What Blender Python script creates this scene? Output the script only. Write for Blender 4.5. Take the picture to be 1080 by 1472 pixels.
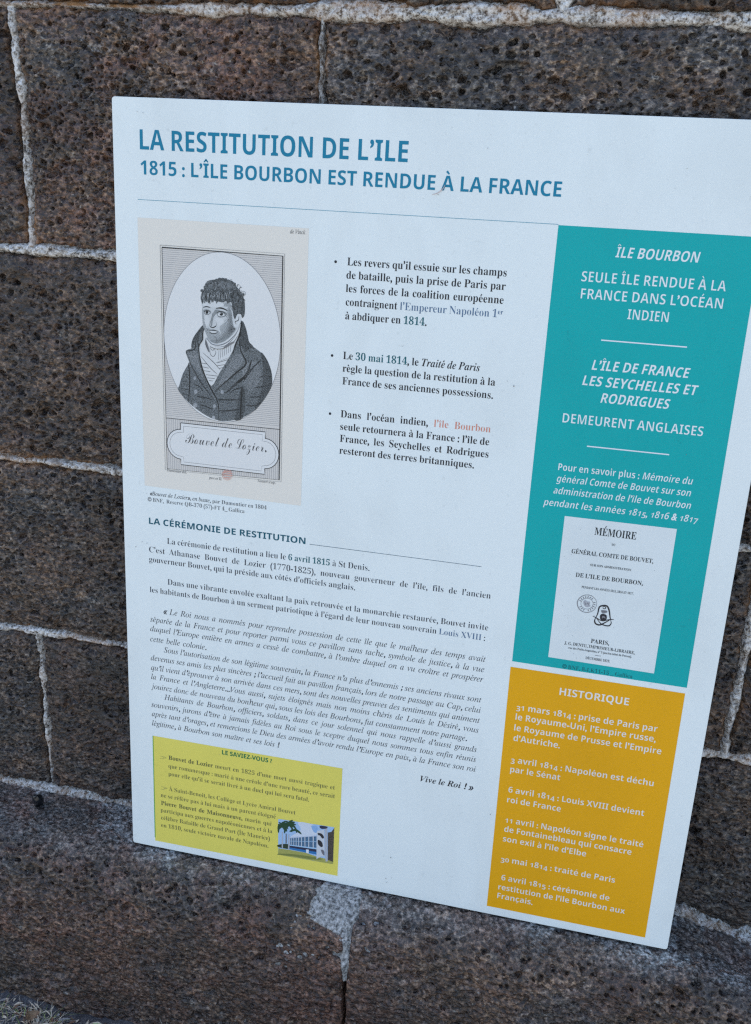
import bpy, math, random
import numpy as np

# ------------------------------------------------------------------ camera, sky, sun, exposure
sc = bpy.context.scene
for o in list(bpy.data.objects):
    bpy.data.objects.remove(o)
COL = sc.collection
cam_data = bpy.data.cameras.new('camera')
cam_data.sensor_fit = 'VERTICAL'
cam_data.sensor_height = 36.0
cam_data.lens = 34.27
cam_data.clip_start = 0.02
cam_data.clip_end = 500.0
cam = bpy.data.objects.new('camera', cam_data)
COL.objects.link(cam)
from mathutils import Matrix, Vector
_R = Matrix(((0.97274804, -0.11871318, 0.19916937),
             (0.22861641, 0.34778204, -0.90927564),
             (0.03867547, 0.93002948, 0.36544408)))
cam.matrix_world = Matrix.Translation((0.45317, -0.88726, 0.78008)) @ _R.to_4x4()
sc.camera = cam

SUN_EL, SUN_AZ = math.radians(68), math.radians(-55)      # the sun stands behind the wall, so the near side is in open shade
world = bpy.data.worlds.new('World')
sc.world = world
world.use_nodes = True
wn = world.node_tree.nodes
sky = wn.new('ShaderNodeTexSky')
sky.sky_type = 'NISHITA'
sky.sun_disc = False
sky.sun_elevation = SUN_EL
sky.sun_rotation = SUN_AZ
sky.dust_density = 1.5
world.node_tree.links.new(sky.outputs[0], wn['Background'].inputs[0])
wn['Background'].inputs[1].default_value = 0.15
sun = bpy.data.lights.new('sun', 'SUN')
sun.energy = 4.2
sun.angle = math.radians(0.5)
sun.color = (1.0, 0.95, 0.87)
so = bpy.data.objects.new('sun', sun)
COL.objects.link(so)
_d = Vector((math.sin(SUN_AZ) * math.cos(SUN_EL), math.cos(SUN_AZ) * math.cos(SUN_EL), math.sin(SUN_EL)))
so.location = _d * 8
so.rotation_euler = _d.to_track_quat('Z', 'Y').to_euler()
sc.view_settings.view_transform = 'Standard'
sc.view_settings.look = 'None'
sc.view_settings.gamma = 1
sc.view_settings.use_curve_mapping = False
sc.view_settings.exposure = 1.17
sc.cycles.filter_width = 1.3
sc.cycles.use_denoising = False

# ------------------------------------------------------------------ helpers
def link(o, parent=None):
    COL.objects.link(o)
    if parent:
        o.parent = parent
    return o

def empty(name, loc, label, cat):
    o = bpy.data.objects.new(name, None)
    o.location = loc
    o.empty_display_size = 0.05
    o['label'] = label
    o['category'] = cat
    return link(o)

def mesh_obj(name, verts, faces, mat, parent=None, smooth=False, mats=None, fmat=None):
    me = bpy.data.meshes.new(name)
    verts = np.asarray(verts, np.float32)
    if isinstance(faces, np.ndarray):
        n, k = faces.shape
        me.vertices.add(len(verts))
        me.vertices.foreach_set('co', verts.ravel())
        me.loops.add(n * k)
        me.loops.foreach_set('vertex_index', faces.astype(np.int32).ravel())
        me.polygons.add(n)
        me.polygons.foreach_set('loop_start', np.arange(0, n * k, k, dtype=np.int32))
        me.update(calc_edges=True)
    else:
        me.from_pydata([tuple(map(float, v)) for v in verts], [], faces)
        me.update()
    me.polygons.foreach_set('use_smooth', [smooth] * len(me.polygons))
    for m in (mats or [mat]):
        me.materials.append(m)
    if fmat is not None:
        me.polygons.foreach_set('material_index', fmat)
    o = bpy.data.objects.new(name, me)
    return link(o, parent)

def hash2(ix, iy, seed):
    h = (ix.astype(np.int64) * 374761393 + iy.astype(np.int64) * 668265263 + seed * 2147483647 + 1013904223) & 0xFFFFFFFF
    h = ((h ^ (h >> 13)) * 1274126177) & 0xFFFFFFFF
    h = ((h ^ (h >> 16)) * 2246822519) & 0xFFFFFFFF
    h = h ^ (h >> 15)
    return (h & 0xFFFFFF) / float(0xFFFFFF)

def vnoise(x, y, seed):
    ix = np.floor(x); iy = np.floor(y)
    fx = x - ix; fy = y - iy
    fx = fx * fx * (3 - 2 * fx); fy = fy * fy * (3 - 2 * fy)
    a = hash2(ix, iy, seed); b = hash2(ix + 1, iy, seed)
    c = hash2(ix, iy + 1, seed); d = hash2(ix + 1, iy + 1, seed)
    return (a * (1 - fx) + b * fx) * (1 - fy) + (c * (1 - fx) + d * fx) * fy

def fbm(x, y, seed, octv=4, gain=0.5):
    s = 0; a = 1; t = 0
    for k in range(octv):
        s = s + a * (vnoise(x * 2 ** k + 17.3 * k, y * 2 ** k - 9.1 * k, seed + k) * 2 - 1)
        t += a; a *= gain
    return s / t

def pits(x, y, seed, prob, rmin, rmax):
    """round vesicles: 0 outside, 1 at the middle of a pit (cell units)"""
    ix = np.floor(x); iy = np.floor(y)
    out = np.zeros_like(x)
    for dx in (-1, 0, 1):
        for dy in (-1, 0, 1):
            cx = ix + dx; cy = iy + dy
            px = cx + hash2(cx, cy, seed); py = cy + hash2(cx, cy, seed + 5)
            r = rmin + (rmax - rmin) * hash2(cx, cy, seed + 9) ** 2
            on = hash2(cx, cy, seed + 13) < prob
            d = np.sqrt((x - px) ** 2 + ((y - py) * 1.25) ** 2) / r
            out = np.maximum(out, np.where(on, np.clip(1 - d * d, 0, 1), 0))
    return out

def sstep(a, b, x):
    t = np.clip((x - a) / (b - a), 0, 1)
    return t * t * (3 - 2 * t)

# ------------------------------------------------------------------ materials
def new_mat(name):
    m = bpy.data.materials.new(name)
    m.use_nodes = True
    nt = m.node_tree
    return m, nt, nt.nodes['Principled BSDF']

def nz(nt, scale, detail=6, rough=0.6, vec=None, dist=0.0):
    n = nt.nodes.new('ShaderNodeTexNoise')
    n.inputs['Scale'].default_value = scale
    n.inputs['Detail'].default_value = detail
    n.inputs['Roughness'].default_value = rough
    n.inputs['Distortion'].default_value = dist
    if vec is not None:
        nt.links.new(vec, n.inputs['Vector'])
    return n.outputs['Fac']

def ramp(nt, fac, stops):
    r = nt.nodes.new('ShaderNodeValToRGB')
    cr = r.color_ramp
    while len(cr.elements) < len(stops):
        cr.elements.new(0.5)
    for e, (p, c) in zip(cr.elements, stops):
        e.position = p
        e.color = (c[0], c[1], c[2], 1) if isinstance(c, tuple) else (c, c, c, 1)
    nt.links.new(fac, r.inputs[0])
    return r.outputs[0]

def mix(nt, fac, a, b, mode='MIX'):
    n = nt.nodes.new('ShaderNodeMix')
    n.data_type = 'RGBA'
    n.blend_type = mode
    for sock, v in ((n.inputs[0], fac), (n.inputs[6], a), (n.inputs[7], b)):
        if isinstance(v, (int, float)):
            sock.default_value = v
        elif isinstance(v, tuple):
            sock.default_value = (v[0], v[1], v[2], 1)
        else:
            nt.links.new(v, sock)
    return n.outputs[2]

def math_n(nt, op, a, b=0.0):
    n = nt.nodes.new('ShaderNodeMath')
    n.operation = op
    for s, v in ((n.inputs[0], a), (n.inputs[1], b)):
        if isinstance(v, (int, float)):
            s.default_value = v
        else:
            nt.links.new(v, s)
    return n.outputs[0]

def bump(nt, height, dist, strength=1.0, normal=None):
    b = nt.nodes.new('ShaderNodeBump')
    b.inputs['Distance'].default_value = dist
    b.inputs['Strength'].default_value = strength
    nt.links.new(height, b.inputs['Height'])
    if normal is not None:
        nt.links.new(normal, b.inputs['Normal'])
    return b.outputs[0]

def world_pos(nt, sx=1, sy=1, sz=1):
    g = nt.nodes.new('ShaderNodeNewGeometry')
    mp = nt.nodes.new('ShaderNodeMapping')
    mp.inputs['Scale'].default_value = (sx, sy, sz)
    nt.links.new(g.outputs['Position'], mp.inputs['Vector'])
    return mp.outputs[0]

def attr(nt, name):
    a = nt.nodes.new('ShaderNodeAttribute')
    a.attribute_name = name
    return a.outputs['Fac']

def basalt():
    m, nt, p = new_mat('vesicular_basalt')
    v = world_pos(nt, 1, 1, 1.35)
    fine = nz(nt, 210, 5, 0.68, v)
    mid = nz(nt, 70, 6, 0.65, v, 0.6)
    big = nz(nt, 11, 4, 0.6, v)
    warm = ramp(nt, fine, [(0.38, (0.010, 0.006, 0.004)), (0.47, (0.052, 0.032, 0.020)), (0.56, (0.145, 0.092, 0.058)), (0.67, (0.35, 0.255, 0.18))])
    cool = ramp(nt, fine, [(0.38, (0.008, 0.007, 0.007)), (0.47, (0.038, 0.035, 0.034)), (0.56, (0.112, 0.098, 0.087)), (0.67, (0.31, 0.285, 0.26))])
    tint = nt.nodes.new('ShaderNodeObjectInfo')
    sep = nt.nodes.new('ShaderNodeSeparateColor')
    nt.links.new(tint.outputs['Color'], sep.inputs[0])
    sel = math_n(nt, 'ADD', math_n(nt, 'MULTIPLY', math_n(nt, 'SUBTRACT', mid, 0.5), 3.2), math_n(nt, 'MULTIPLY', math_n(nt, 'SUBTRACT', big, 0.5), 5.0))
    sel = math_n(nt, 'ADD', sel, math_n(nt, 'ADD', sep.outputs[0], 0.12))
    selc = nt.nodes.new('ShaderNodeClamp'); nt.links.new(sel, selc.inputs[0])
    c = mix(nt, selc.outputs[0], cool, warm)
    # dark crystals and small vesicles, pit shade painted in; same cells drive fine relief
    dv = nt.nodes.new('ShaderNodeVectorMath'); dv.operation = 'ADD'
    nvec = nt.nodes.new('ShaderNodeTexNoise'); nvec.inputs['Scale'].default_value = 260; nt.links.new(v, nvec.inputs['Vector'])
    nsc = nt.nodes.new('ShaderNodeVectorMath'); nsc.operation = 'SCALE'; nsc.inputs['Scale'].default_value = 0.004
    nt.links.new(nvec.outputs['Color'], nsc.inputs[0]); nt.links.new(v, dv.inputs[0]); nt.links.new(nsc.outputs[0], dv.inputs[1])
    vor = nt.nodes.new('ShaderNodeTexVoronoi')
    vor.inputs['Scale'].default_value = 165
    nt.links.new(dv.outputs[0], vor.inputs['Vector'])
    vs = nt.nodes.new('ShaderNodeSeparateColor'); nt.links.new(vor.outputs['Color'], vs.inputs[0])
    rad = math_n(nt, 'MULTIPLY', vs.outputs[0], 0.58)
    ves = nt.nodes.new('ShaderNodeMapRange'); ves.interpolation_type = 'SMOOTHSTEP'
    nt.links.new(vor.outputs['Distance'], ves.inputs['Value'])
    nt.links.new(math_n(nt, 'MULTIPLY', rad, 0.45), ves.inputs['From Min']); nt.links.new(math_n(nt, 'ADD', rad, 0.06), ves.inputs['From Max'])
    ves = ves.outputs[0]
    c = mix(nt, ves, mix(nt, selc.outputs[0], (0.014, 0.013, 0.013), (0.034, 0.019, 0.011)), c)
    tone = ramp(nt, nz(nt, 16, 5, 0.7, v, 0.7), [(0.34, 0.50), (0.50, 0.95), (0.66, 1.55)])
    c = mix(nt, 1.0, c, tone, 'MULTIPLY')
    # reddish iron patches
    red = ramp(nt, nz(nt, 15, 7, 0.7, v, 0.8), [(0.44, 0.0), (0.60, 1.0)])
    redf = math_n(nt, 'MULTIPLY', red, sep.outputs[1])
    redf = math_n(nt, 'MAXIMUM', redf, math_n(nt, 'MULTIPLY', attr(nt, 'iron'), ramp(nt, nz(nt, 40, 6, 0.7, v, 0.5), [(0.36, 0.0), (0.54, 0.9)])))
    c = mix(nt, redf, c, ramp(nt, fine, [(0.38, (0.020, 0.008, 0.005)), (0.50, (0.095, 0.042, 0.028)), (0.66, (0.30, 0.155, 0.11))]))
    # ochre stain along the joints and in some vesicles
    edge = attr(nt, 'edge'); pit = attr(nt, 'pit')
    och = ramp(nt, nz(nt, 45, 5, 0.7, v), [(0.47, 0.0), (0.60, 1.0)])
    c = mix(nt, math_n(nt, 'MULTIPLY', math_n(nt, 'MULTIPLY', och, edge), 0.9), c, (0.30, 0.145, 0.05))
    c = mix(nt, math_n(nt, 'MULTIPLY', math_n(nt, 'MULTIPLY', pit, och), 0.5), c, (0.085, 0.042, 0.018))
    # soft dark weather stains and grey lichen films with outlines of their own
    stn = ramp(nt, nz(nt, 7, 8, 0.72, world_pos(nt, 1, 1, 0.7), 1.0), [(0.40, 0.52), (0.52, 1.0)])
    c = mix(nt, 1.0, c, stn, 'MULTIPLY')
    lich = ramp(nt, nz(nt, 32, 8, 0.75, v, 0.5), [(0.60, 0.0), (0.68, 0.55)])
    c = mix(nt, math_n(nt, 'MULTIPLY', lich, ramp(nt, fine, [(0.45, 0.0), (0.55, 1.0)])), c, (0.27, 0.26, 0.245))
    # pale lichen or lime specks
    sp = ramp(nt, nz(nt, 150, 3, 0.6, v), [(0.67, 0.0), (0.71, 1.0)])
    c = mix(nt, math_n(nt, 'MULTIPLY', sp, 0.55), c, (0.34, 0.33, 0.31))
    # cement wash on the plinth top, its pale blue partly painted skylight
    wash_skylight = attr(nt, 'wash_skylight')
    wn_ = ramp(nt, nz(nt, 120, 6, 0.75, v, 0.5), [(0.36, 0.0), (0.58, 1.0)])
    wash_skylight_c = ramp(nt, fine, [(0.38, (0.045, 0.048, 0.052)), (0.50, (0.22, 0.255, 0.27)), (0.62, (0.62, 0.69, 0.74))])
    c = mix(nt, math_n(nt, 'MULTIPLY', wash_skylight, wn_), c, wash_skylight_c)
    c = mix(nt, 1.0, c, (1.03, 0.99, 0.91), 'MULTIPLY')
    sc_ = mix(nt, 1.0, c, sep.outputs[2], 'MULTIPLY')
    nt.links.new(sc_, p.inputs['Base Color'])
    p.inputs['Roughness'].default_value = 0.48
    p.inputs['Specular IOR Level'].default_value = 0.7
    h = mix(nt, 0.6, nz(nt, 380, 3, 0.6, v), ves)
    b1 = bump(nt, h, 0.0034, 1.0)
    b2 = bump(nt, nz(nt, 900, 3, 0.6, v), 0.0006, 0.6, b1)
    nt.links.new(b2, p.inputs['Normal'])
    return m

def mortar_mat():
    m, nt, p = new_mat('lime_mortar')
    v = world_pos(nt)
    f = nz(nt, 250, 5, 0.72, v)
    g = nz(nt, 60, 5, 0.6, v)
    c = ramp(nt, f, [(0.36, (0.05, 0.042, 0.036)), (0.44, (0.28, 0.25, 0.215)), (0.52, (0.64, 0.615, 0.575)), (0.64, (0.84, 0.83, 0.80))])
    c = mix(nt, ramp(nt, g, [(0.54, 0.0), (0.70, 0.7)]), c, (0.33, 0.30, 0.27))
    c = mix(nt, math_n(nt, 'MULTIPLY', attr(nt, 'rust'), ramp(nt, nz(nt, 38, 4, 0.6, v), [(0.40, 0.1), (0.58, 1.0)])), c, (0.42, 0.21, 0.08))
    c = mix(nt, math_n(nt, 'MULTIPLY', attr(nt, 'dirt'), ramp(nt, f, [(0.42, 1.0), (0.62, 0.25)])), c, (0.075, 0.058, 0.046))
    nt.links.new(c, p.inputs['Base Color'])
    p.inputs['Roughness'].default_value = 0.9
    p.inputs['Specular IOR Level'].default_value = 0.2
    nt.links.new(bump(nt, mix(nt, 0.4, f, nz(nt, 1100, 2, 0.5, v)), 0.0022, 1.0), p.inputs['Normal'])
    return m

INKS = {}
def ink(rgb, grain=0.0, grain_rgb=None):
    """printed colour under the same glossy laminate as the rest of the panel"""
    key = (tuple(rgb), grain, grain_rgb)
    if key in INKS:
        return INKS[key]
    m, nt, p = new_mat('print_colour')
    if grain:
        v = world_pos(nt)
        c = mix(nt, ramp(nt, nz(nt, 1500, 2, 0.5, v), [(0.5 - grain, 0.0), (0.5 + grain, 1.0)]), tuple(rgb), tuple(grain_rgb))
        nt.links.new(c, p.inputs['Base Color'])
    else:
        film = ramp(nt, nz(nt, 7, 7, 0.65, world_pos(nt, 1.6, 1, 0.8), 0.4), [(0.30, 0.93), (0.55, 1.0)])
        grit = ramp(nt, nz(nt, 190, 4, 0.6, world_pos(nt)), [(0.28, 0.90), (0.36, 1.0)])
        nt.links.new(mix(nt, 1.0, mix(nt, 1.0, tuple(rgb), film, 'MULTIPLY'), grit, 'MULTIPLY'), p.inputs['Base Color'])
    p.inputs['Roughness'].default_value = 0.22
    p.inputs['Specular IOR Level'].default_value = 0.22
    v = world_pos(nt)
    b = bump(nt, nz(nt, 260, 2, 0.5, v), 0.0002, 0.35)
    nt.links.new(b, p.inputs['Normal'])
    INKS[key] = m
    return m

def plain(name, rgb, rough=0.8, spec=0.3, noise=None):
    m, nt, p = new_mat(name)
    p.inputs['Roughness'].default_value = rough
    p.inputs['Specular IOR Level'].default_value = spec
    if noise:
        s, rgb2 = noise
        c = mix(nt, ramp(nt, nz(nt, s, 5, 0.65, world_pos(nt)), [(0.35, 0.0), (0.65, 1.0)]), rgb, rgb2)
        nt.links.new(c, p.inputs['Base Color'])
        nt.links.new(bump(nt, nz(nt, s * 2, 4, 0.6, world_pos(nt)), 0.002 if s > 20 else 0.01, 0.6), p.inputs['Normal'])
    else:
        p.inputs['Base Color'].default_value = (*rgb, 1)
    return m

BAS = basalt()
MOR = mortar_mat()
random.seed(11)

# ------------------------------------------------------------------ the wall
wall = empty('stone_wall', (0.3, 0.0, -0.24), 'wall of dark pitted volcanic stone blocks with pale mortar joints behind the white information panel', 'wall')
WL = Vector((0.3, 0.0, -0.24))

def spans(a, b, fine, h, hc):
    """1-D grid from a to b: step h inside the fine ranges, hc elsewhere"""
    pts = [a]; x = a
    while x < b - 1e-6:
        step = h if any(f0 - h <= x < f1 for f0, f1 in fine) else hc
        if step == hc:
            for f0, f1 in fine:
                if x < f0 < x + hc:
                    step = f0 - x
        x = min(b, x + max(step, 1e-4))
        pts.append(x)
    return np.array(pts)

def add_attr(o, name, vals):
    a = o.data.attributes.new(name, 'FLOAT', 'POINT')
    a.data.foreach_set('value', np.asarray(vals, np.float32))

def block(name, parent, mat, X, Y, Z, attrs, back, colour=(0.5, 0.3, 1.0, 1)):
    """height-field front (arrays n x m) closed by sides and a back plane at y = back"""
    n, m = X.shape
    V = np.stack([X, Y, Z], -1).reshape(-1, 3)
    I = np.arange(n * m).reshape(n, m)
    F = np.stack([I[:-1, :-1], I[1:, :-1], I[1:, 1:], I[:-1, 1:]], -1).reshape(-1, 4)
    ring = np.concatenate([I[:-1, 0], I[-1, :-1], I[:0:-1, -1], I[0, :0:-1]])
    bv = V[ring].copy(); bv[:, 1] = back
    k = len(ring); base = n * m
    j = (np.arange(k) + 1) % k
    S = np.stack([ring[np.arange(k)], ring[j], base + j, base + np.arange(k)], -1)[:, ::-1]
    cb = base + k
    V2 = np.concatenate([V, bv, [bv.mean(0)]]) - np.array(WL)
    B = np.stack([base + np.arange(k), base + j, np.full(k, cb), np.full(k, cb)], -1)
    o = bpy.data.objects.new(name, bpy.data.meshes.new(name))
    me = o.data
    me.vertices.add(len(V2)); me.vertices.foreach_set('co', V2.astype(np.float32).ravel())
    T = B[:, :3][:, ::-1]
    loops = np.concatenate([F.ravel(), S.ravel(), T.ravel()]).astype(np.int32)
    nF = len(F) + len(S)
    me.loops.add(len(loops)); me.loops.foreach_set('vertex_index', loops)
    st = np.concatenate([np.arange(nF) * 4, nF * 4 + np.arange(k) * 3]).astype(np.int32)
    me.polygons.add(len(st)); me.polygons.foreach_set('loop_start', st)
    me.update(calc_edges=True)
    me.polygons.foreach_set('use_smooth', np.ones(len(st), bool))
    me.materials.append(mat)
    for kname, a in attrs.items():
        add_attr(o, kname, np.concatenate([a.ravel(), np.zeros(k + 1)]))
    o.color = colour
    return link(o, parent)

def stone_relief(x, z, seed, rough=1.0, pitty=1.0, fine=True):
    X = x * 1000; Zz = z * 1000                      # millimetres
    wx = X + 2.5 * fbm(X / 9, Zz / 9, seed + 70, 2); wz = Zz + 2.5 * fbm(X / 9, Zz / 9, seed + 80, 2)
    h = 3.6 * fbm(X / 95, Zz / 80, seed, 3) + 2.9 * fbm(X / 30, Zz / 20, seed + 20, 4, 0.6)
    if fine:
        h = h + rough * 1.8 * fbm(wx / 8.5, wz / 5.5, seed + 30, 4, 0.68)
        k = 0.82 + 0.75 * ((seed * 7) % 11) / 11
        p1 = np.sqrt(pits(wx / (4.9 * k), wz / (4.6 * k), seed + 40, 0.66 * pitty, 0.24, 0.62))
        p2 = np.sqrt(pits(wx / (9.5 * k), wz / (9.5 * k), seed + 50, 0.50 * pitty, 0.12, 0.42))
        rid = 1 - np.abs(fbm(wx / 7.0, wz / 4.6, seed + 66, 3, 0.55)) * 2.6
        dens = sstep(-0.35, 0.25, fbm(X / 60, Zz / 60, seed + 60, 2))
        p = np.maximum(p1 * (0.45 + 0.55 * dens), p2)
        h = h + 0.35 * rid - 3.4 * p1 * (0.5 + 0.5 * dens) - 6.0 * p2
    else:
        p = np.zeros_like(h)
        h = h - 1.2
    h = h - 4.5 * sstep(0.42, 0.62, fbm(X / 34, Zz / 26, seed + 90, 3))          # flaked hollows
    return (h - 0.9) / 1000, p

ROWS = [  # bed joint heights at x=-0.1 and x=0.62, half width there (mm)
    (-0.004, -0.010, 4.5, 13.0),
    (0.2200, 0.2010, 2.0, 3.4),
    (0.4310, 0.4285, 2.5, 3.8),
    (0.6550, 0.6520, 2.6, 3.0),
    (0.8735, 0.8705, 0.2, 4.2),
]
z_ = 0.8725
while z_ < 1.25:
    z_ += random.uniform(0.20, 0.235)
    ROWS.append((z_, z_ - 0.001, 4.5, 4.5))
def bed(r, x):
    a, b, _, _ = ROWS[r]
    t = np.clip((np.asarray(x) + 0.1) / 0.72, 0, 1)
    return a + (b - a) * t - (0.013 * sstep(0.585, 0.70, np.asarray(x)) if r == 0 else 0) + 0.0015 * fbm(np.asarray(x) * 9, np.full_like(np.asarray(x, float), r * 3.1), 900 + r, 2)
def bed_hw(r, x):
    _, _, a, b = ROWS[r]
    if r == 4:
        t = sstep(0.03, 0.07, x) * (1 - 0.25 * sstep(0.10, 0.14, x) * (1 - sstep(0.17, 0.2, x)))
    else:
        t = sstep(0.1, 0.55, x)
    w = a + (b - a) * t
    return w * (1 + 1.3 * fbm(x * 34, np.full_like(x, 5.5 + r), 950 + r, 4, 0.6)) / 1000

# head joints of each course: (x, half width mm)
HEADS = {
    0: [(-0.52, 4), (-0.140, 1.5), (0.31, 4), (0.98, 4)],
    1: [(-0.75, 4), (-0.45, 4), (0.20, 4), (0.630, 2.0), (1.05, 4)],
    2: [(-0.50, 4), (0.23, 4), (0.90, 4)],
    3: [(-0.80, 4), (-0.45, 4), (-0.1025, 1.7), (0.192, 0.3), (0.72, 4), (1.10, 4)],
    4: [(-0.70, 4), (-0.30, 4), (0.396, 3.5), (0.95, 4)],
}
XL, XR = -1.1, 1.6
for r in range(5, len(ROWS) - 1):
    x = XL + random.uniform(0.2, 0.5); HEADS[r] = []
    while x < XR - 0.2:
        HEADS[r].append((x, 4.2)); x += random.uniform(0.30, 0.52)
FINE_X = [(-0.27, 0.035), (0.565, 0.725)]
TINT = {(0, 1): (0.25, 0.25, 0.85, 1), (0, 2): (0.70, 0.45, 0.66, 1), (0, 3): (0.4, 0.3, 0.72, 1), (1, 1): (0.45, 0.25, 0.72, 1), (1, 2): (0.4, 0.25, 0.85, 1),
        (1, 3): (0.5, 0.3, 0.7, 1), (1, 4): (0.5, 0.35, 0.7, 1), (2, 1): (0.85, 0.35, 0.82, 1), (2, 2): (0.6, 0.4, 0.7, 1),
        (3, 2): (0.70, 0.95, 0.72, 1), (3, 3): (0.60, 0.75, 1.15, 1), (3, 4): (0.25, 0.15, 1.05, 1), (4, 2): (0.5, 0.3, 0.9, 1), (4, 3): (0.5, 0.3, 0.8, 1)}
HEAD_WOB = lambda z, k: 0.0022 * fbm(np.asarray(z) * 14, np.full_like(np.asarray(z, float), k * 2.7), 700 + k, 3)

for r in range(len(ROWS) - 1):
    hs = [(XL, 0)] + HEADS[r] + [(XR, 0)]
    near = r <= 4
    for i in range(len(hs) - 1):
        x0, w0 = hs[i]; x1, w1 = hs[i + 1]
        if near:
            fx = [(-0.16, 0.575)] if r >= 3 else FINE_X
            xs = spans(x0, x1, fx, 0.00105, 0.012)
            H = ROWS[r + 1][0] - ROWS[r][0]
            zf = [(0, 0.040)] if r == 4 else [(0, 1)]
            if i in (1,) and r == 3:
                fx = [(-0.2, 0)]; xs = spans(x0, x1, [(-0.17, 0.0)], 0.00105, 0.012)
            ts = spans(0, H, zf, 0.00105, 0.012) / H
            if x1 < -0.30 or x0 > 0.72 or (x0 > 0.03 and x1 < 0.57 and r < 3):
                xs = spans(x0, x1, [], 1, 0.012); ts = spans(0, H, [], 1, 0.012) / H
        else:
            xs = spans(x0, x1, [], 1, 0.02); ts = np.linspace(0, 1, 11)
        X, T = np.meshgrid(xs, ts, indexing='ij')
        Zb, Zt = bed(r, X), bed(r + 1, X)
        Z = Zb + (Zt - Zb) * T
        hwb, hwt = bed_hw(r, X), bed_hw(r + 1, X)
        k0, k1 = r * 10 + i, r * 10 + i + 1
        xa, xb = x0 + HEAD_WOB(Z, k0), x1 + HEAD_WOB(Z, k1)
        d = np.minimum(np.minimum(Z - Zb - hwb, Zt - hwt - Z), np.minimum(X - xa - w0 / 1000 * (1 + 1.3 * fbm(Z * 44, Z * 0, 600 + k0, 3)), xb - w1 / 1000 * (1 + 1.3 * fbm(Z * 44, Z * 0, 600 + k1, 3)) - X))
        seed = 3000 + r * 97 + i * 13
        d = d + 0.0052 * fbm(X * 58, Z * 58, seed + 1, 5, 0.68) + 0.0012 * fbm(X * 330, Z * 330, seed + 2, 2)
        up = (r, i) == (3, 3) or (r, i) == (0, 1)
        rel, pit = stone_relief(X, Z, seed, 1.0, 0.75 if (r, i) in ((3, 4), (4, 2)) else 1.0, near)
        s = sstep(-0.0015, 0.0055, d)
        Y = 0.0016 - rel * s + (1 - s) * 0.012 + 0.004 * (1 - sstep(0, 0.018, d))
        Y = np.maximum(Y, -0.0025)
        if r >= 1:
            edge = 1 - sstep(0.001, 0.009, d)
        else:
            edge = 0.6 * (1 - sstep(0.001, 0.008, d))
        tint = TINT.get((r, i), (random.uniform(0.3, 0.6), random.uniform(0.2, 0.5), random.uniform(0.75, 1.0), 1))
        block('stone', wall, BAS, X, Y, Z, {'edge': edge, 'pit': pit, 'wash_skylight': edge * 0, 'iron': np.exp(-((X - 0.118) / 0.055) ** 2 - ((Z - 0.825) / 0.05) ** 2)}, 0.28, tint)

def mortar_strip(P0, P1, hwf, fine_rng, seed, rust=0.0, base=0.0025, dirt=0.0, amp=1.0, slope=None):
    """mortar filling one joint, P(t) along it; a bumpy band that sinks beneath the stone edges"""
    L = math.dist(P0, P1); horiz = abs(P1[0] - P0[0]) > abs(P1[1] - P0[1])
    ss = spans(0, L, fine_rng, 0.0013, 0.01) / L
    across = np.linspace(-0.022, 0.022, 35)
    S, A = np.meshgrid(ss, across, indexing='ij')
    X = P0[0] + (P1[0] - P0[0]) * S; Z = P0[1] + (P1[1] - P0[1]) * S
    return S, A, X, Z

# bed joints
for r in range(len(ROWS)):
    near = r <= 4
    fx = ([(-0.16, 0.575)] if r >= 3 else FINE_X) if near else []
    if near:
        xs = spans(XL, XR, fx, 0.0013, 0.015)
    else:
        xs = np.linspace(XL, XR, 90)
    wid = 0.020 if r else 0.026
    ac = np.linspace(-wid, wid, 33 if near else 9)
    X, A = np.meshgrid(xs, ac, indexing='ij')
    hw = bed_hw(r, X)
    Z = bed(r, X) + A
    seed = 5000 + r * 31
    e = np.abs(A) - hw + 0.002 * fbm(X * 70, A * 70, seed, 3)
    bumpy = 3.6 * fbm(X * 60, Z * 85, seed + 3, 4, 0.65) + 1.3 * fbm(X * 420, Z * 420, seed + 7, 2) - 2.2 * pits(X * 190, Z * 190, seed + 8, 0.4, 0.2, 0.5)
    Y = 0.0052 - bumpy / 1000 + 0.012 * sstep(-0.001, 0.007, e)
    dirt = np.zeros_like(X); rust = 0.35 * sstep(-0.2, 0.4, fbm(X * 14, Z * 30, seed + 9, 3))
    if r == 0:      # fillet over the plinth: swells forward at its foot
        foot = sstep(0.002, -0.022, A)
        Y = Y - foot * (0.010 + 0.012 * sstep(0.45, 0.62, X)) - 0.004 * sstep(0.0, 0.012, hw - np.abs(A))
        rub = sstep(0.57, 0.61, X)
        Y = Y - rub * (0.0045 * fbm(X * 75, Z * 75, seed + 21, 4, 0.65) + 0.002 * fbm(X * 260, Z * 260, seed + 22, 3)) + rub * 0.003 * pits(X * 150, Z * 150, seed + 23, 0.7, 0.25, 0.6)
        dirt = np.clip(sstep(0.50, 0.58, X) * 0.42 + sstep(-0.10, -0.06, X) * 0.55 * (1 - sstep(0.0, 0.1, X)), 0, 0.85)
        dirt = dirt * sstep(-0.25, 0.3, fbm(X * 60, Z * 60, seed + 12, 3) + 0.25)
        rust = 0.4 * sstep(-0.004, 0.0, A) * sstep(0.003, -0.001, A - hw * 0.9)
    if r == 4:
        rust = np.maximum(rust, (1 - sstep(0.03, 0.06, X)) * (A > -0.001) * 1.0)
        rust = np.maximum(rust, sstep(0.002, 0.004, A) * 0.6)
        dirt = (1 - sstep(0.03, 0.06, X)) * 0.35
    block('mortar_joint', wall, MOR, X, Y, Z, {'rust': rust, 'dirt': dirt}, 0.05)
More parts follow.
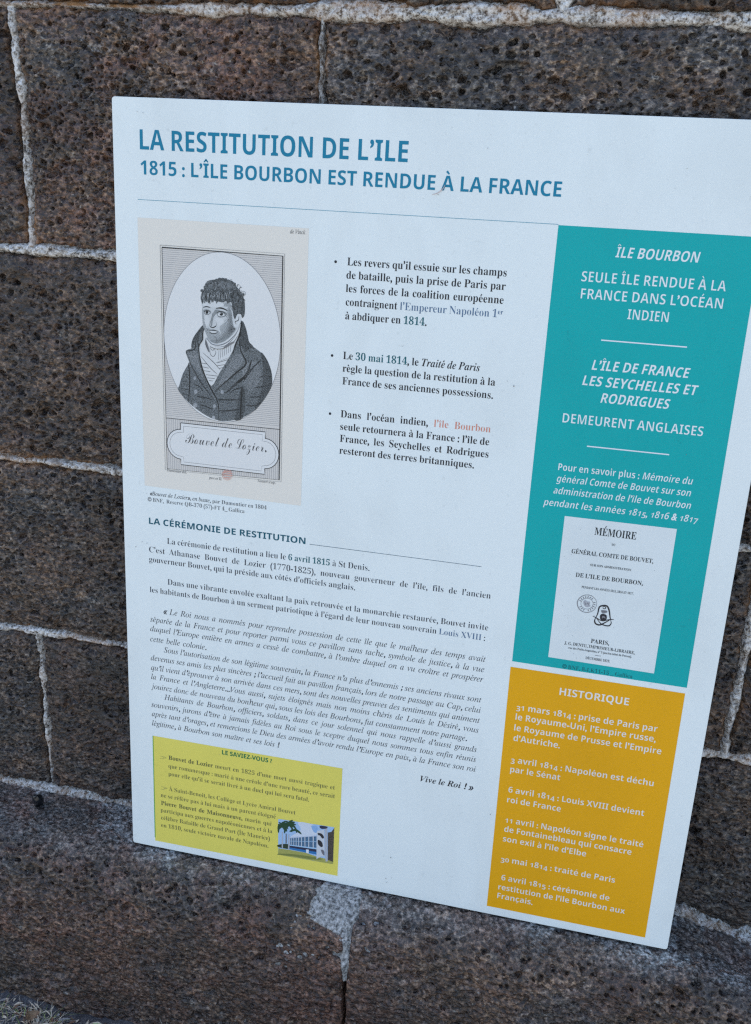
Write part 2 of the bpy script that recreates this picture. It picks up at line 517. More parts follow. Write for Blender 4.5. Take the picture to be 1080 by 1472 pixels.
# head joints
for r in range(len(ROWS) - 1):
    near = r <= 4
    for i, (xj, w) in enumerate(HEADS[r]):
        k = r * 10 + i + 1
        vis = near and (-0.27 < xj < 0.0 or 0.6 < xj < 0.72 or r >= 3 and -0.15 < xj < 0.55)
        z0, z1 = float(bed(r, xj)), float(bed(r + 1, xj))
        zs = np.linspace(z0, z1, 170 if vis else 12)
        ac = np.linspace(-0.016, 0.016, 27 if vis else 9)
        Zg, A = np.meshgrid(zs, ac, indexing='ij')
        X = xj + HEAD_WOB(Zg, k) + A
        hw = w / 1000 * (1 + 1.3 * fbm(Zg * 44, Zg * 0, 600 + k, 3))
        seed = 6000 + k * 17
        e = np.abs(A) - hw + 0.002 * fbm(X * 70, Zg * 70, seed, 3)
        bumpy = 3.2 * fbm(X * 64, Zg * 64, seed + 3, 4, 0.65) + 1.2 * fbm(X * 420, Zg * 420, seed + 7, 2) - 2.0 * pits(X * 190, Zg * 190, seed + 8, 0.4, 0.2, 0.5)
        Y = 0.0056 - bumpy / 1000 + 0.012 * sstep(-0.001, 0.006, e)
        drt = np.full_like(X, 0.0)
        if (r, i) == (3, 3):
            drt += 0.8 * (1 - sstep(0.845, 0.868, Zg))
        elif (r, i) == (0, 1):
            drt += 0.45 * sstep(-0.2, 0.3, fbm(X * 30, Zg * 30, seed, 2))
        elif (r, i) == (1, 3):
            drt += 0.35 * sstep(-0.1, 0.4, fbm(X * 30, Zg * 30, seed, 2))
        block('mortar_joint', wall, MOR, X[:, ::-1], Y[:, ::-1], Zg[:, ::-1], {'rust': 0.25 * sstep(-0.1, 0.5, fbm(X * 18, Zg * 18, seed + 5, 3)), 'dirt': drt}, 0.05)

# ------------------------------------------------------------------ the projecting plinth course under the wall
PROF = [(0.02, -0.0035), (0.0, -0.0030), (-0.056, -0.0024), (-0.072, -0.0050), (-0.088, -0.0150), (-0.101, -0.0330), (-0.108, -0.060), (-0.112, -0.10), (-0.113, -0.30)]
PP = np.array(PROF)
PL = np.concatenate([[0], np.cumsum(np.hypot(*np.diff(PP, axis=0).T))])
def prof(s):
    y = np.interp(s, PL, PP[:, 0]); z = np.interp(s, PL, PP[:, 1])
    k = 0.006
    y = (y + np.interp(s - k, PL, PP[:, 0]) + np.interp(s + k, PL, PP[:, 0])) / 3
    z = (z + np.interp(s - k, PL, PP[:, 1]) + np.interp(s + k, PL, PP[:, 1])) / 3
    dy = np.interp(s + k, PL, PP[:, 0]) - np.interp(s - k, PL, PP[:, 0])
    dz = np.interp(s + k, PL, PP[:, 1]) - np.interp(s - k, PL, PP[:, 1])
    l = np.hypot(dy, dz) + 1e-9
    return y, z, dz / l, -dy / l          # outward normal (ny, nz)
SEND = PL[-1] - 0.007
for i, (x0, x1) in enumerate([(XL, -0.62), (-0.62, 0.2695), (0.2695, 0.98), (0.98, XR)]):
    vis = i in (1, 2)
    xs = spans(x0, x1, [(-0.19, 0.695)] if vis else [], 0.0011, 0.014)
    s_ = spans(0, SEND, [(0.008, 0.34)] if vis else [], 0.0012, 0.014)
    X, S = np.meshgrid(xs, s_, indexing='ij')
    y, z, ny, nzv = prof(S)
    seed = 8000 + i * 77
    rel, pit = stone_relief(X, -S, seed, 1.0, 0.85, vis)
    topz = 1 - sstep(0.085, 0.115, S)
    rel = rel * (1 - 0.62 * topz) - 0.0006 * topz
    rel = np.where(S < 0.09, np.minimum(rel, 0.0004), rel)
    # broken arris
    rel = rel + 0.004 * np.exp(-((S - 0.115) / 0.025) ** 2) * fbm(X * 22, S * 22, seed + 4, 3)
    z = z - 0.020 * sstep(0.60, 0.70, X) * (1 - sstep(0.05, 0.11, S))
    wob = 0.0012 * fbm(S * 30, S * 0, 333, 3)
    d = np.minimum(X - x0 - wob, x1 + wob - X)
    gap = 0.0016 if vis else 0.002
    dd = d - gap - 0.0006 * fbm(S * 200, S * 0, 343, 2)
    s = sstep(-0.0006, 0.004, dd)
    rel = rel * s - (1 - s) * 0.004 - 0.05 * (1 - sstep(-0.0010, 0.0002, dd))
    Y = y + ny * rel; Z = z + nzv * rel
    wash_skylight = np.clip((1 - sstep(0.078, 0.122, S + 0.026 * fbm(X * 16, S * 16, seed + 8, 4))) , 0, 1)  # mask of the cement film and the sky brightness painted on the ledge
    wash_skylight = wash_skylight * (0.28 + 0.62 * sstep(-0.25, 0.3, fbm(X * 24, S * 24, 8123, 3)))
    block('plinth_stone', wall, BAS, X, Y, Z, {'edge': S * 0, 'pit': pit, 'wash_skylight': wash_skylight, 'iron': sstep(0.12, 0.17, S) * (np.exp(-((X - 0.245) / 0.10) ** 2) + 0.7 * np.exp(-((X + 0.03) / 0.10) ** 2))}, 0.26, (0.85, 0.85, 1.02, 1) if i == 1 else (0.6, 0.5, 0.98, 1))

# cement smeared over the plinth joint, running down into the crack
def cement():
    xs = np.linspace(0.190, 0.300, 110); ss = np.linspace(0.070, 0.185, 100)
    X, S = np.meshgrid(xs, ss, indexing='ij')
    y, z, ny, nzv = prof(S)
    cx = 0.2560; w = np.interp(S, [0.07, 0.085, 0.105, 0.120, 0.130, 0.142, 0.160, 0.170, 0.185], [0.020, 0.024, 0.026, 0.020, 0.008, 0.004, 0.0045, 0.003, 0.0])
    off = np.interp(S, [0.07, 0.12, 0.130, 0.145, 0.185], [-0.004, -0.004, 0.008, 0.0120, 0.0128])
    f = (w - np.abs(X - cx - off)) + 0.017 * (fbm(X * 45, S * 60, 44, 4, 0.62) + 0.35) * sstep(0.0, -0.010, X - cx - off) * (1 - sstep(0.122, 0.135, S)) + 0.0015 * fbm(X * 90, S * 90, 45, 3)
    hgt = -0.0042 + 0.0062 * sstep(-0.003, 0.004, f) + 0.0007 * fbm(X * 160, S * 160, 46, 3)
    hgt = np.where(S < 0.08, np.minimum(hgt, 0.0006), hgt)
    Y = y + ny * hgt; Z = z + nzv * hgt
    return X, Y, Z
X, Y, Z = cement()
o = block('cement_patch', wall, None, X, Y, Z, {}, -0.04)
cm, nt, p = new_mat('grey_cement')
v = world_pos(nt)
cc = ramp(nt, nz(nt, 260, 5, 0.7, v), [(0.38, (0.05, 0.05, 0.05)), (0.47, (0.22, 0.22, 0.21)), (0.64, (0.52, 0.515, 0.50))])
nt.links.new(cc, p.inputs['Base Color'])
p.inputs['Roughness'].default_value = 0.75
nt.links.new(bump(nt, nz(nt, 500, 5, 0.7, v), 0.0012, 0.8), p.inputs['Normal'])
o.data.materials.clear(); o.data.materials.append(cm)

# ------------------------------------------------------------------ the ground at the foot of the wall
GZ = -0.222
def ground():
    m, nt, p = new_mat('dark_earth')
    v = world_pos(nt)
    f = nz(nt, 160, 6, 0.7, v)
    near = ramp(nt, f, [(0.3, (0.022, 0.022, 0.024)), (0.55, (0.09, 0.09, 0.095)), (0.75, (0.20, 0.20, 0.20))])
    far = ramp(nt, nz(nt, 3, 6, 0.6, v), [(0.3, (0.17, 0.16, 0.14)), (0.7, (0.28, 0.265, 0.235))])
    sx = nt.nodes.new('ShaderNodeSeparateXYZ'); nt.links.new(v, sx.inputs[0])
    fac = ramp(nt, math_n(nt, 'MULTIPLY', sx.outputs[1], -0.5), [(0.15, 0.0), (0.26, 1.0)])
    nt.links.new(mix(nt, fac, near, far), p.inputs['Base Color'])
    p.inputs['Roughness'].default_value = 0.9
    nt.links.new(bump(nt, f, 0.004, 0.8), p.inputs['Normal'])
    xs = np.concatenate([[-200, -60, -20, -6, -2], np.linspace(-1, -0.25, 16), np.arange(-0.24, 0.10, 0.003), np.linspace(0.11, 1, 18), [2, 6, 20, 60, 200]])
    ys = np.concatenate([[-200, -60, -20, -6, -2, -1], np.linspace(-0.8, -0.32, 12), np.arange(-0.31, -0.05, 0.003), [0.0, 0.3, 1, 5, 20, 60, 200]])
    X, Y = np.meshgrid(xs, ys, indexing='ij')
    fade = np.exp(-((X + 0.05) / 0.8) ** 2 - ((Y + 0.2) / 0.6) ** 2)
    Z = GZ + fade * (0.010 * fbm(X * 14, Y * 14, 77, 4) + 0.004 * fbm(X * 80, Y * 80, 78, 3))
    I = np.arange(X.size).reshape(X.shape)
    F = np.stack([I[:-1, :-1], I[1:, :-1], I[1:, 1:], I[:-1, 1:]], -1).reshape(-1, 4)
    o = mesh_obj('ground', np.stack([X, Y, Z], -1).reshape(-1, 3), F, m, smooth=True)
    o['kind'] = 'structure'
ground()

# ------------------------------------------------------------------ the information panel
# measured print layout, millimetres from the top left corner of the panel (tenths in the drawings)
LINES = [
    ('title', 26.8, 276.6, 44.2, 'T|LA RESTITUTION DE L’ILE'),
    ('subtitle', 27.0, 410.0, 65.8, 'T|1815 : L’ÎLE BOURBON EST RENDUE À LA FRANCE'),
    ('bullets', 226.8, 370.5, 134.0, 'k|Les revers qu’il essuie sur les champs'),
    ('bullets', 226.5, 370.7, 145.7, 'k|de bataille, puis la prise de Paris par'),
    ('bullets', 226.5, 370.0, 157.6, 'k|les forces de la coalition européenne'),
    ('bullets', 226.9, 370.5, 169.7, 'k|contraignent \ts|l’Empereur Napoléon 1\tS|er'),
    ('bullets', 227.0, 302.9, 182.1, 'k|à abdiquer en \tg|1814\tk|.'),
    ('bullets', 226.6, 354.3, 218.7, 'k|Le \tg|30 mai 1814\tk|, le \ti|Traité de Paris'),
    ('bullets', 226.7, 369.2, 230.5, 'k|règle la question de la restitution à la'),
    ('bullets', 226.9, 368.4, 242.5, 'k|France de ses anciennes possessions.'),
    ('bullets', 226.6, 368.9, 273.9, 'k|Dans l’océan indien, \to|l’île Bourbon'),
    ('bullets', 226.7, 368.7, 286.0, 'k|seule retournera à la France : l’île de'),
    ('bullets', 226.8, 369.1, 297.7, 'k|France, les Seychelles et Rodrigues'),
    ('bullets', 226.9, 356.7, 309.4, 'k|resteront des terres britanniques.'),
    ('heading', 28.2, 196.1, 405.9, 'H|LA CÉRÉMONIE DE RESTITUTION'),
    ('body', 47.9, 262.6, 425.2, 'r|La cérémonie de restitution a lieu le \tg|6 avril 1815\tr| à St Denis.'),
    ('body', 27.7, 383.6, 437.1, 'r|C’est Athanase Bouvet de Lozier (1770-1825), nouveau gouverneur de l’île, fils de l’ancien'),
    ('body', 27.5, 249.0, 447.9, 'r|gouverneur Bouvet, qui la préside aux côtés d’officiels anglais.'),
    ('body', 47.8, 384.2, 470.7, 'r|Dans une vibrante envolée exaltant la paix retrouvée et la monarchie restaurée, Bouvet invite'),
    ('body', 27.6, 382.2, 482.1, 'r|les habitants de Bourbon à un serment patriotique à l’égard de leur nouveau souverain \ts|Louis XVIII\tr| :'),
    ('body', 42.6, 384.6, 504.7, 'j|« Le Roi nous a nommés pour reprendre possession de cette île que le malheur des temps avait'),
    ('body', 27.3, 384.2, 516.0, 'j|séparée de la France et pour reporter parmi vous ce pavillon sans tache, symbole de justice, à la vue'),
    ('body', 27.1, 384.2, 527.0, 'j|duquel l’Europe entière en armes a cessé de combattre, à l’ombre duquel on a vu croître et prospérer'),
    ('body', 26.9, 91.1, 539.1, 'j|cette belle colonie.'),
    ('body', 42.5, 384.3, 549.8, 'j|Sous l’autorisation de son légitime souverain, la France n’a plus d’ennemis ; ses anciens rivaux sont'),
    ('body', 27.0, 384.6, 561.5, 'j|devenus ses amis les plus sincères ; l’accueil fait au pavillon français, lors de notre passage au Cap, celui'),
    ('body', 27.0, 384.7, 573.1, 'j|qu’il vient d’éprouver à son arrivée dans ces mers, sont des nouvelles preuves des sentiments qui animent'),
    ('body', 27.0, 384.4, 584.2, 'j|la France et l’Angleterre...Vous aussi, sujets éloignés mais non moins chéris de Louis le Désiré, vous'),
    ('body', 27.0, 373.7, 595.7, 'j|jouirez donc de nouveau du bonheur qui, sous les lois des Bourbons, fut constamment notre partage.'),
    ('body', 42.0, 384.4, 606.7, 'j|Habitants de Bourbon, officiers, soldats, dans ce jour solennel qui nous rappelle d’aussi grands'),
    ('body', 26.5, 384.7, 618.2, 'j|souvenirs, jurons d’être à jamais fidèles au Roi sous le sceptre duquel nous sommes tous enfin réunis'),
    ('body', 26.9, 385.3, 629.7, 'j|après tant d’orages, et remercions le Dieu des armées d’avoir rendu l’Europe en paix, à la France son roi'),
    ('body', 26.9, 174.6, 641.3, 'j|légitime, à Bourbon son maître et ses lois !'),
    ('vive', 328.9, 385.0, 651.9, 'i|Vive le Roi ! \tj|»'),
    ('saviez', 109.1, 166.3, 662.0, 'G|LE SAVIEZ-VOUS ?'),
    ('yellow', 46.1, 237.7, 680.9, 'm|Bouvet de Lozier\tn| meurt en 1825 d’une mort aussi tragique et'),
    ('yellow', 45.7, 238.2, 691.5, 'n|que romanesque : marié à une créole d’une rare beauté, ce serait'),
    ('yellow', 45.6, 209.5, 701.6, 'n|pour elle qu’il se serait livré à un duel qui lui sera fatal.'),
    ('yellow', 45.8, 194.7, 721.3, 'n|À Saint-Benoit, les Collège et Lycée Amiral Bouvet'),
    ('yellow', 35.8, 172.2, 731.3, 'n|ne se réfère pas à lui mais à un parent éloigné'),
    ('yellow', 36.0, 167.5, 741.6, 'm|Pierre Bouvet de Maisonneuve,\tn| marin qui'),
    ('yellow', 35.4, 168.6, 751.1, 'n|participa aux guerres napoléoniennes et à la'),
    ('yellow', 35.7, 166.1, 761.1, 'n|célèbre Bataille de Grand Port (Île Maurice)'),
    ('yellow', 35.6, 164.5, 771.1, 'n|en 1810, seule victoire navale de Napoléon.'),
    ('caption', 29.8, 154.9, 374.8, 'q|«Bouvet de Lozier», en buste, \tp|par Dumontier en 1804'),
    ('caption', 27.3, 131.7, 381.5, 'p|© BNF,  Reserve QB-370 (57)-FT 4_ Gallica'),
    ('teal', 460.5, 529.2, 111.9, 'X|ÎLE BOURBON'),
    ('teal', 434.7, 553.4, 133.6, 'W|SEULE ÎLE RENDUE À LA'),
    ('teal', 435.8, 553.1, 148.0, 'W|FRANCE DANS L’OCÉAN'),
    ('teal', 477.0, 511.0, 162.5, 'W|INDIEN'),
    ('teal', 452.3, 535.3, 208.3, 'X|L’ÎLE DE FRANCE'),
    ('teal', 445.8, 544.2, 222.5, 'X|LES SEYCHELLES ET'),
    ('teal', 463.4, 522.7, 236.7, 'X|RODRIGUES'),
    ('teal', 432.4, 553.7, 257.8, 'W|DEMEURENT ANGLAISES'),
    ('tealsmall', 433.5, 551.7, 302.2, 'w|Pour en savoir plus : \tx|Mémoire du'),
    ('tealsmall', 433.1, 551.7, 313.2, 'x|général Comte de Bouvet sur son'),
    ('tealsmall', 431.6, 553.4, 324.7, 'x|administration de l’île de Bourbon'),
    ('tealsmall', 423.7, 561.4, 336.9, 'x|pendant les années 1815, 1816 & 1817'),
    ('memoire', 472.9, 510.3, 359.6, 'K|MÉMOIRE'),
    ('memtiny', 489.6, 493.0, 368.2, 'K|DU'),
    ('memmid', 454.4, 528.5, 380.2, 'K|GÉNÉRAL COMTE DE BOUVET,'),
    ('memtiny', 472.7, 510.0, 390.5, 'K|SUR SON ADMINISTRATION'),
    ('memmid', 460.7, 522.2, 403.0, 'K|DE L’ILE DE BOURBON,'),
    ('memtiny', 467.5, 515.2, 413.5, 'K|PENDANT LES ANNÉES 1815, 1816 ET 1817.'),
    ('memmid', 482.5, 499.7, 467.8, 'K|PARIS,'),
    ('memsm', 458.1, 524.1, 473.3, 'K|J. G. DENTU, IMPRIMEUR-LIBRAIRE,'),
    ('memtiny', 462.5, 521.8, 477.3, 'K|rue des Petits-Augustins, n° 5 (ancien hôtel de Persan).'),
    ('memtiny2', 479.6, 502.5, 485.5, 'K|DÉCEMBRE 1819.'),
    ('credit', 458.9, 525.2, 498.6, 'D|© BNF, 8-LK11-15 _ Gallica'),
    ('historique', 459.3, 525.5, 527.8, 'E|HISTORIQUE'),
    ('orange', 419.6, 555.5, 551.3, 'e|31 mars 1814 : prise de Paris par'),
    ('orange', 419.7, 555.6, 562.5, 'e|le Royaume-Uni, l’Empire russe,'),
    ('orange', 419.6, 562.4, 574.8, 'e|le Royaume de Prusse et l’Empire'),
    ('orange', 420.0, 466.2, 586.4, 'e|d’Autriche.'),
    ('orange', 419.9, 560.1, 611.3, 'e|3 avril 1814 : Napoléon est déchu'),
    ('orange', 420.2, 470.4, 622.6, 'e|par le Sénat'),
    ('orange', 420.6, 555.8, 646.5, 'e|6 avril 1814 : Louis XVIII devient'),
    ('orange', 420.4, 474.9, 658.5, 'e|roi de France'),
    ('orange', 420.8, 559.8, 682.7, 'e|11 avril : Napoléon signe le traité'),
    ('orange', 420.8, 549.6, 694.0, 'e|de Fontainebleau qui consacre'),
    ('orange', 420.5, 505.8, 705.9, 'e|son exil à l’île d’Elbe'),
    ('orange', 420.7, 537.9, 730.8, 'e|30 mai 1814 : traité de Paris'),
    ('orange', 423.3, 535.1, 753.8, 'e|6 avril 1815 : cérémonie de'),
    ('orange', 421.2, 552.3, 766.1, 'e|restitution de l’île Bourbon aux'),
    ('orange', 421.1, 458.6, 777.4, 'e|Français.'),
    ('engraved', 69.1, 153.8, 316.0, 'Q|Bouvet de Lozier.'),
    ('sig', 48.8, 70.2, 347.4, 'N|Dumontier del.'),
    ('sig', 145.0, 163.7, 347.2, 'N|Tassaert sculp.'),
    ('sig', 94.0, 107.2, 350.0, 'N|gravé an 12'),
    ('sigtop', 172.2, 186.7, 109.5, 'N|de Vinck'),
]
ENGRAVING = [
    ('f','coatd',1,0,[894,2006,880,1986,841,2028,781,2113,761,2182,767,2218,807,2212,846,2267,919,2261,894,2085]),
    ('f','coat',1,0,[768,2212,703,2246,725,2318,733,2360,673,2466,635,2582,623,2638,728,2747,842,2823,956,2877,1047,2895,1104,2897,1206,2873,1295,2837,1395,2768,1482,2673,1541,2582,1580,2494,1578,2394,1553,2313,1513,2238,1452,2187,1386,2146,1347,2108,1332,2052,1309,1972,1274,1916,1220,1980,1133,2079,956,2125,878,2048,844,2093,833,2156,802,2148]),
    ('f','coatd',1,0,[1274,1916,1309,1972,1332,2052,1347,2108,1386,2146,1332,2187,1301,2205,1276,2150,1252,2162,1245,2101,1255,2018]),
    ('f','coatd',1,0,[1463,2196,1513,2238,1553,2313,1578,2394,1580,2494,1541,2582,1482,2673,1406,2761,1459,2606,1490,2455,1487,2329]),
    ('f','coatd',1,0,[1281,2538,1315,2620,1295,2837,1206,2873,1227,2768,1248,2626]),
    ('f','coatl',1,0,[1290,2347,1399,2285,1466,2363,1446,2491,1359,2573,1291,2484]),
    ('f','coatl',1,0,[1090,2428,1222,2227,1289,2295,1180,2431,1046,2549]),
    ('f','coatl',1,0,[731,2270,810,2242,844,2376,877,2490,787,2392]),
    ('f','linen',1,0,[895,2026,878,2111,842,2202,857,2312,894,2435,965,2562,1046,2432,1145,2271,1221,2124,1251,2028,1259,1946,1176,2024,1067,2095,956,2084]),
    ('f','grey',1,0,[914,2129,939,2189,947,2241,925,2201,907,2150]),
    ('s','line',0,0.55,[866,2348,924,2353]),
    ('s','line',0,0.55,[873,2384,939,2391]),
    ('s','line',0,0.55,[888,2420,956,2424]),
    ('s','line',0,0.55,[911,2457,1034,2460]),
    ('s','line',0,0.55,[922,2486,1001,2487]),
    ('s','line',0,0.55,[939,2511,984,2512]),
    ('s','line',0,0.55,[1023,2334,1134,2292]),
    ('s','line',0,0.55,[1025,2360,1107,2342]),
    ('s','line',0,0.55,[1046,2385,1090,2370]),
    ('s','line',1,0.7,[855,2280,956,2387,1029,2444]),
    ('s','line',1,0.7,[878,2247,990,2332,1062,2404]),
    ('s','line',1,0.7,[1012,2332,1145,2271]),
    ('s','line',0,0.35,[1043,2212,1038,2301]),
    ('s','line',0,0.35,[1063,2202,1058,2287]),
    ('s','line',0,0.35,[1083,2191,1078,2272]),
    ('s','line',0,0.35,[1102,2181,1098,2258]),
    ('s','line',0,0.35,[1122,2171,1118,2244]),
    ('s','line',0,0.35,[1142,2161,1138,2229]),
    ('s','line',0,0.35,[1162,2151,1158,2215]),
    ('s','line',1,0.6,[950,2188,978,2217,1012,2193,1034,2212]),
    ('s','line',1,0.6,[950,2188,956,2256,989,2274,1012,2235,1000,2215]),
    ('s','ink',1,1.3,[731,2360,743,2524,728,2747]),
    ('s','ink',1,1.6,[1281,2527,1271,2688,1264,2856]),
    ('s','ink',1,1.4,[1248,2101,1266,2203,1320,2311,1224,2406,1135,2488,1001,2612]),
    ('s','ink',1,1.4,[833,2156,844,2281,877,2416,956,2579,1035,2722,1043,2898]),
    ('s','ink',1,1.2,[748,2364,809,2464,888,2575,1001,2704]),
    ('s','ink',1,2.6,[1371,2277,1324,2418,1225,2511,1114,2618]),
    ('s','ink',1,1.6,[1464,2264,1367,2372,1291,2494]),
    ('s','ink',1,1.5,[1035,2690,1136,2680,1271,2673]),
    ('s','ink',1,1.7,[1047,2797,1160,2786,1261,2762]),
    ('s','ink',1,1.3,[1349,2633,1437,2624,1492,2601]),
    ('s','ink',1,1.2,[1403,2537,1480,2519,1545,2502]),
    ('s','ink',1,1.2,[1316,2716,1405,2713,1471,2679]),
    ('s','ink',1,1.1,[650,2543,729,2547]),
    ('s','ink',1,1.1,[635,2609,729,2624]),
    ('s','ink',1,1.1,[660,2661,728,2676]),
    ('s','ink',1,1.6,[820,2678,888,2682,967,2696]),
    ('s','ink',1,1.4,[842,2763,899,2763,979,2793]),
    ('s','ink',1,1.2,[775,2564,843,2579,877,2619]),
    ('s','ink',1,1.0,[703,2246,794,2222,802,2138]),
    ('s','ink',1,1.2,[1147,2614,1225,2564,1281,2548]),
    ('s','ink',1,1.0,[1445,2438,1511,2411,1566,2416]),
    ('f','button',1,0,[810,2500,806,2512,795,2518,785,2514,781,2502,785,2490,796,2484,806,2488]),
    ('f','button',1,0,[822,2632,817,2647,804,2655,791,2650,786,2635,791,2619,804,2612,817,2617]),
    ('f','button',1,0,[819,2765,813,2783,799,2792,784,2786,778,2769,784,2751,799,2743,813,2748]),
    ('f','button',1,0,[1006,2868,1002,2882,990,2889,979,2885,974,2872,979,2858,990,2851,1001,2855]),
    ('f','button',1,0,[1014,2757,1009,2771,998,2777,987,2773,982,2760,987,2746,998,2739,1009,2744]),
    ('f','button',1,0,[1093,2609,1089,2623,1078,2629,1067,2625,1062,2612,1066,2598,1078,2592,1089,2596]),
    ('f','skin',1,0,[862,1755,875,1820,872,1892,879,1976,894,2024,919,2083,945,2124,985,2145,1024,2149,1089,2127,1141,2089,1192,2036,1243,1966,1262,1910,1236,1852,1190,1820,1164,1727,1087,1720,984,1716,907,1722]),
    ('f','skinm',1,0,[875,1820,872,1892,879,1976,894,2024,919,2083,945,2124,985,2145,1024,2149,1089,2127,1141,2089,1192,2036,1217,1986,1178,1929,1171,1845,1139,1800,1113,1826,1139,1884,1114,1934,1062,1968,1050,2011,1069,2046,1011,2075,939,2057,913,1998,895,1939,890,1867]),
    ('f','skind',1,0,[1139,1800,1171,1845,1178,1929,1192,2000,1179,2043,1128,2096,1076,2130,1024,2149,985,2145,952,2128,985,2114,1050,2103,1102,2056,1127,2005,1149,1931,1139,1872]),
    ('f','skinm',1,0,[1113,1754,1158,1763,1178,1833,1145,1799,1087,1792]),
    ('f','skind',1,0,[1010,1828,1049,1831,1030,1856,997,1889,981,1932,975,1981,958,1994,964,1934,975,1884,991,1847]),
    ('f','skind',1,0,[887,1843,920,1834,952,1841,965,1861,945,1879,906,1881,890,1867]),
    ('f','skind',1,0,[1017,1857,1049,1838,1088,1840,1120,1855,1107,1886,1062,1897,1030,1889]),
    ('f','skinm',1,0,[919,2022,939,2002,952,2013,998,2016,1030,2025,1056,2047,1030,2068,985,2084,945,2062]),
    ('f','linen',1,0,[1030,1873,1049,1855,1081,1858,1099,1875,1075,1887,1043,1886]),
    ('f','linen',1,0,[899,1866,919,1851,945,1858,942,1872,913,1876]),
    ('f','ink',1,0,[1083,1866,1078,1878,1066,1883,1054,1880,1049,1869,1054,1858,1066,1852,1078,1856]),
    ('f','ink',1,0,[936,1862,932,1871,921,1876,911,1873,907,1864,911,1854,921,1849,932,1852]),
    ('f','linen',1,0,[1064,1862,1063,1865,1061,1866,1058,1866,1057,1863,1058,1860,1061,1859,1063,1860]),
    ('f','ink',1,0,[1140,1915,1138,1919,1134,1921,1131,1920,1129,1916,1131,1913,1134,1911,1138,1912]),
    ('s','ink',1,1.0,[879,1820,920,1809,957,1817]),
    ('s','ink',1,1.5,[1010,1819,1049,1812,1088,1816,1128,1832]),
    ('s','ink',1,0.8,[1018,1860,1049,1844,1088,1847,1107,1865]),
    ('s','ink',1,0.7,[888,1861,920,1845,953,1853]),
    ('s','line',1,0.5,[1030,1892,1062,1897,1101,1887]),
    ('s','line',1,0.5,[895,1878,919,1883,949,1876]),
    ('s','line',1,0.6,[979,1860,966,1921,949,1980,964,1997,984,1997,1017,1976,1020,1953]),
    ('s','ink',1,0.9,[952,1996,984,2001,1014,1984]),
    ('s','ink',1,0.9,[934,2024,965,2032,984,2026,1010,2028,1037,2032]),
    ('s','ink',1,0.8,[942,2044,972,2058,1004,2055,1030,2042]),
    ('f','skinl',1,0,[949,2035,984,2032,1024,2035,1004,2047,972,2048]),
    ('s','line',1,0.5,[985,2078,1017,2099,1017,2147]),
    ('s','line',1,0.5,[913,2010,926,2021,931,2039]),
    ('f','skinl',1,0,[900,1764,971,1747,1087,1768,1074,1796,997,1811,920,1802,884,1801]),
    ('f','skinl',1,0,[900,1902,932,1894,945,1935,926,1991,900,1963]),
    ('f','skinl',1,0,[1004,1912,1075,1913,1088,1948,1036,1988,1023,1947]),
    ('f','hair',1,0,[862,1752,860,1713,881,1658,910,1620,920,1578,984,1556,1061,1550,1137,1554,1188,1566,1217,1605,1259,1649,1292,1717,1300,1788,1296,1859,1274,1888,1261,1856,1226,1856,1204,1903,1188,1880,1178,1821,1165,1750,1139,1759,1113,1745,1078,1758,1036,1753,1000,1752,971,1732,945,1771,920,1742,887,1747]),
    ('f','hairm',1,0,[900,1627,920,1581,984,1562,1061,1556,1137,1560,1182,1572,1201,1606,1138,1631,1048,1634,971,1635]),
    ('f','hairm',1,0,[1140,1992,1172,1962,1188,1982,1208,1999,1179,2028,1150,2058,1136,2029]),
    ('s','skind',1,0.3,[1123,1846,1137,1852,1152,1857]),
    ('s','skind',1,0.3,[1116,1858,1146,1869,1160,1874]),
    ('s','skind',1,0.3,[1110,1869,1139,1880,1154,1886]),
    ('s','skind',1,0.3,[1104,1881,1133,1892,1162,1902]),
    ('s','skind',1,0.3,[1112,1898,1141,1909,1156,1914]),
    ('s','skind',1,0.3,[1105,1910,1135,1920,1164,1931]),
    ('s','skind',1,0.3,[1099,1921,1128,1932,1158,1942]),
    ('s','skind',1,0.3,[1092,1933,1137,1949,1166,1959]),
    ('s','skind',1,0.3,[1101,1950,1130,1960,1160,1970]),
    ('s','skind',1,0.3,[1094,1962,1139,1977,1169,1987]),
    ('s','skind',1,0.3,[1088,1973,1132,1989,1162,1999]),
    ('s','skind',1,0.3,[1081,1985,1126,2000,1171,2015]),
    ('s','skind',1,0.3,[1075,1997,1119,2012,1164,2027]),
    ('s','skind',1,0.3,[884,1924,897,1931,897,1931]),
    ('s','skind',1,0.3,[1068,2008,1128,2029,1173,2043]),
    ('s','skind',1,0.3,[1062,2020,1106,2036,1152,2050]),
    ('s','skind',1,0.3,[884,1954,898,1962,898,1962]),
    ('s','skind',1,0.3,[1055,2032,1100,2047,1145,2062]),
    ('s','skind',1,0.3,[891,1974,905,1981,905,1981]),
    ('s','skind',1,0.3,[1049,2043,1094,2059,1139,2074]),
    ('s','skind',1,0.3,[885,1985,899,1992,913,2000]),
    ('s','skind',1,0.3,[1028,2050,1087,2071,1132,2085]),
    ('s','skind',1,0.3,[892,2004,906,2011,920,2018]),
    ('s','skind',1,0.3,[1021,2061,1066,2077,1111,2092]),
    ('s','skind',1,0.3,[899,2023,914,2030,928,2037]),
    ('s','skind',1,0.3,[1014,2073,1059,2089,1104,2104]),
    ('s','skind',1,0.3,[907,2042,993,2079,1083,2111]),
    ('s','skind',1,0.3,[914,2060,1001,2097,1076,2123]),
    ('s','skind',1,0.3,[922,2078,995,2108,1055,2130]),
    ('s','skind',1,0.3,[930,2097,988,2120,1033,2136]),
    ('s','skind',1,0.3,[952,2121,982,2132,996,2138]),
    ('s','line',1,0.25,[1111,1862,1122,1853,1122,1853]),
    ('s','line',1,0.25,[1107,1881,1129,1862,1141,1852]),
    ('s','line',1,0.25,[1114,1890,1136,1871,1148,1861]),
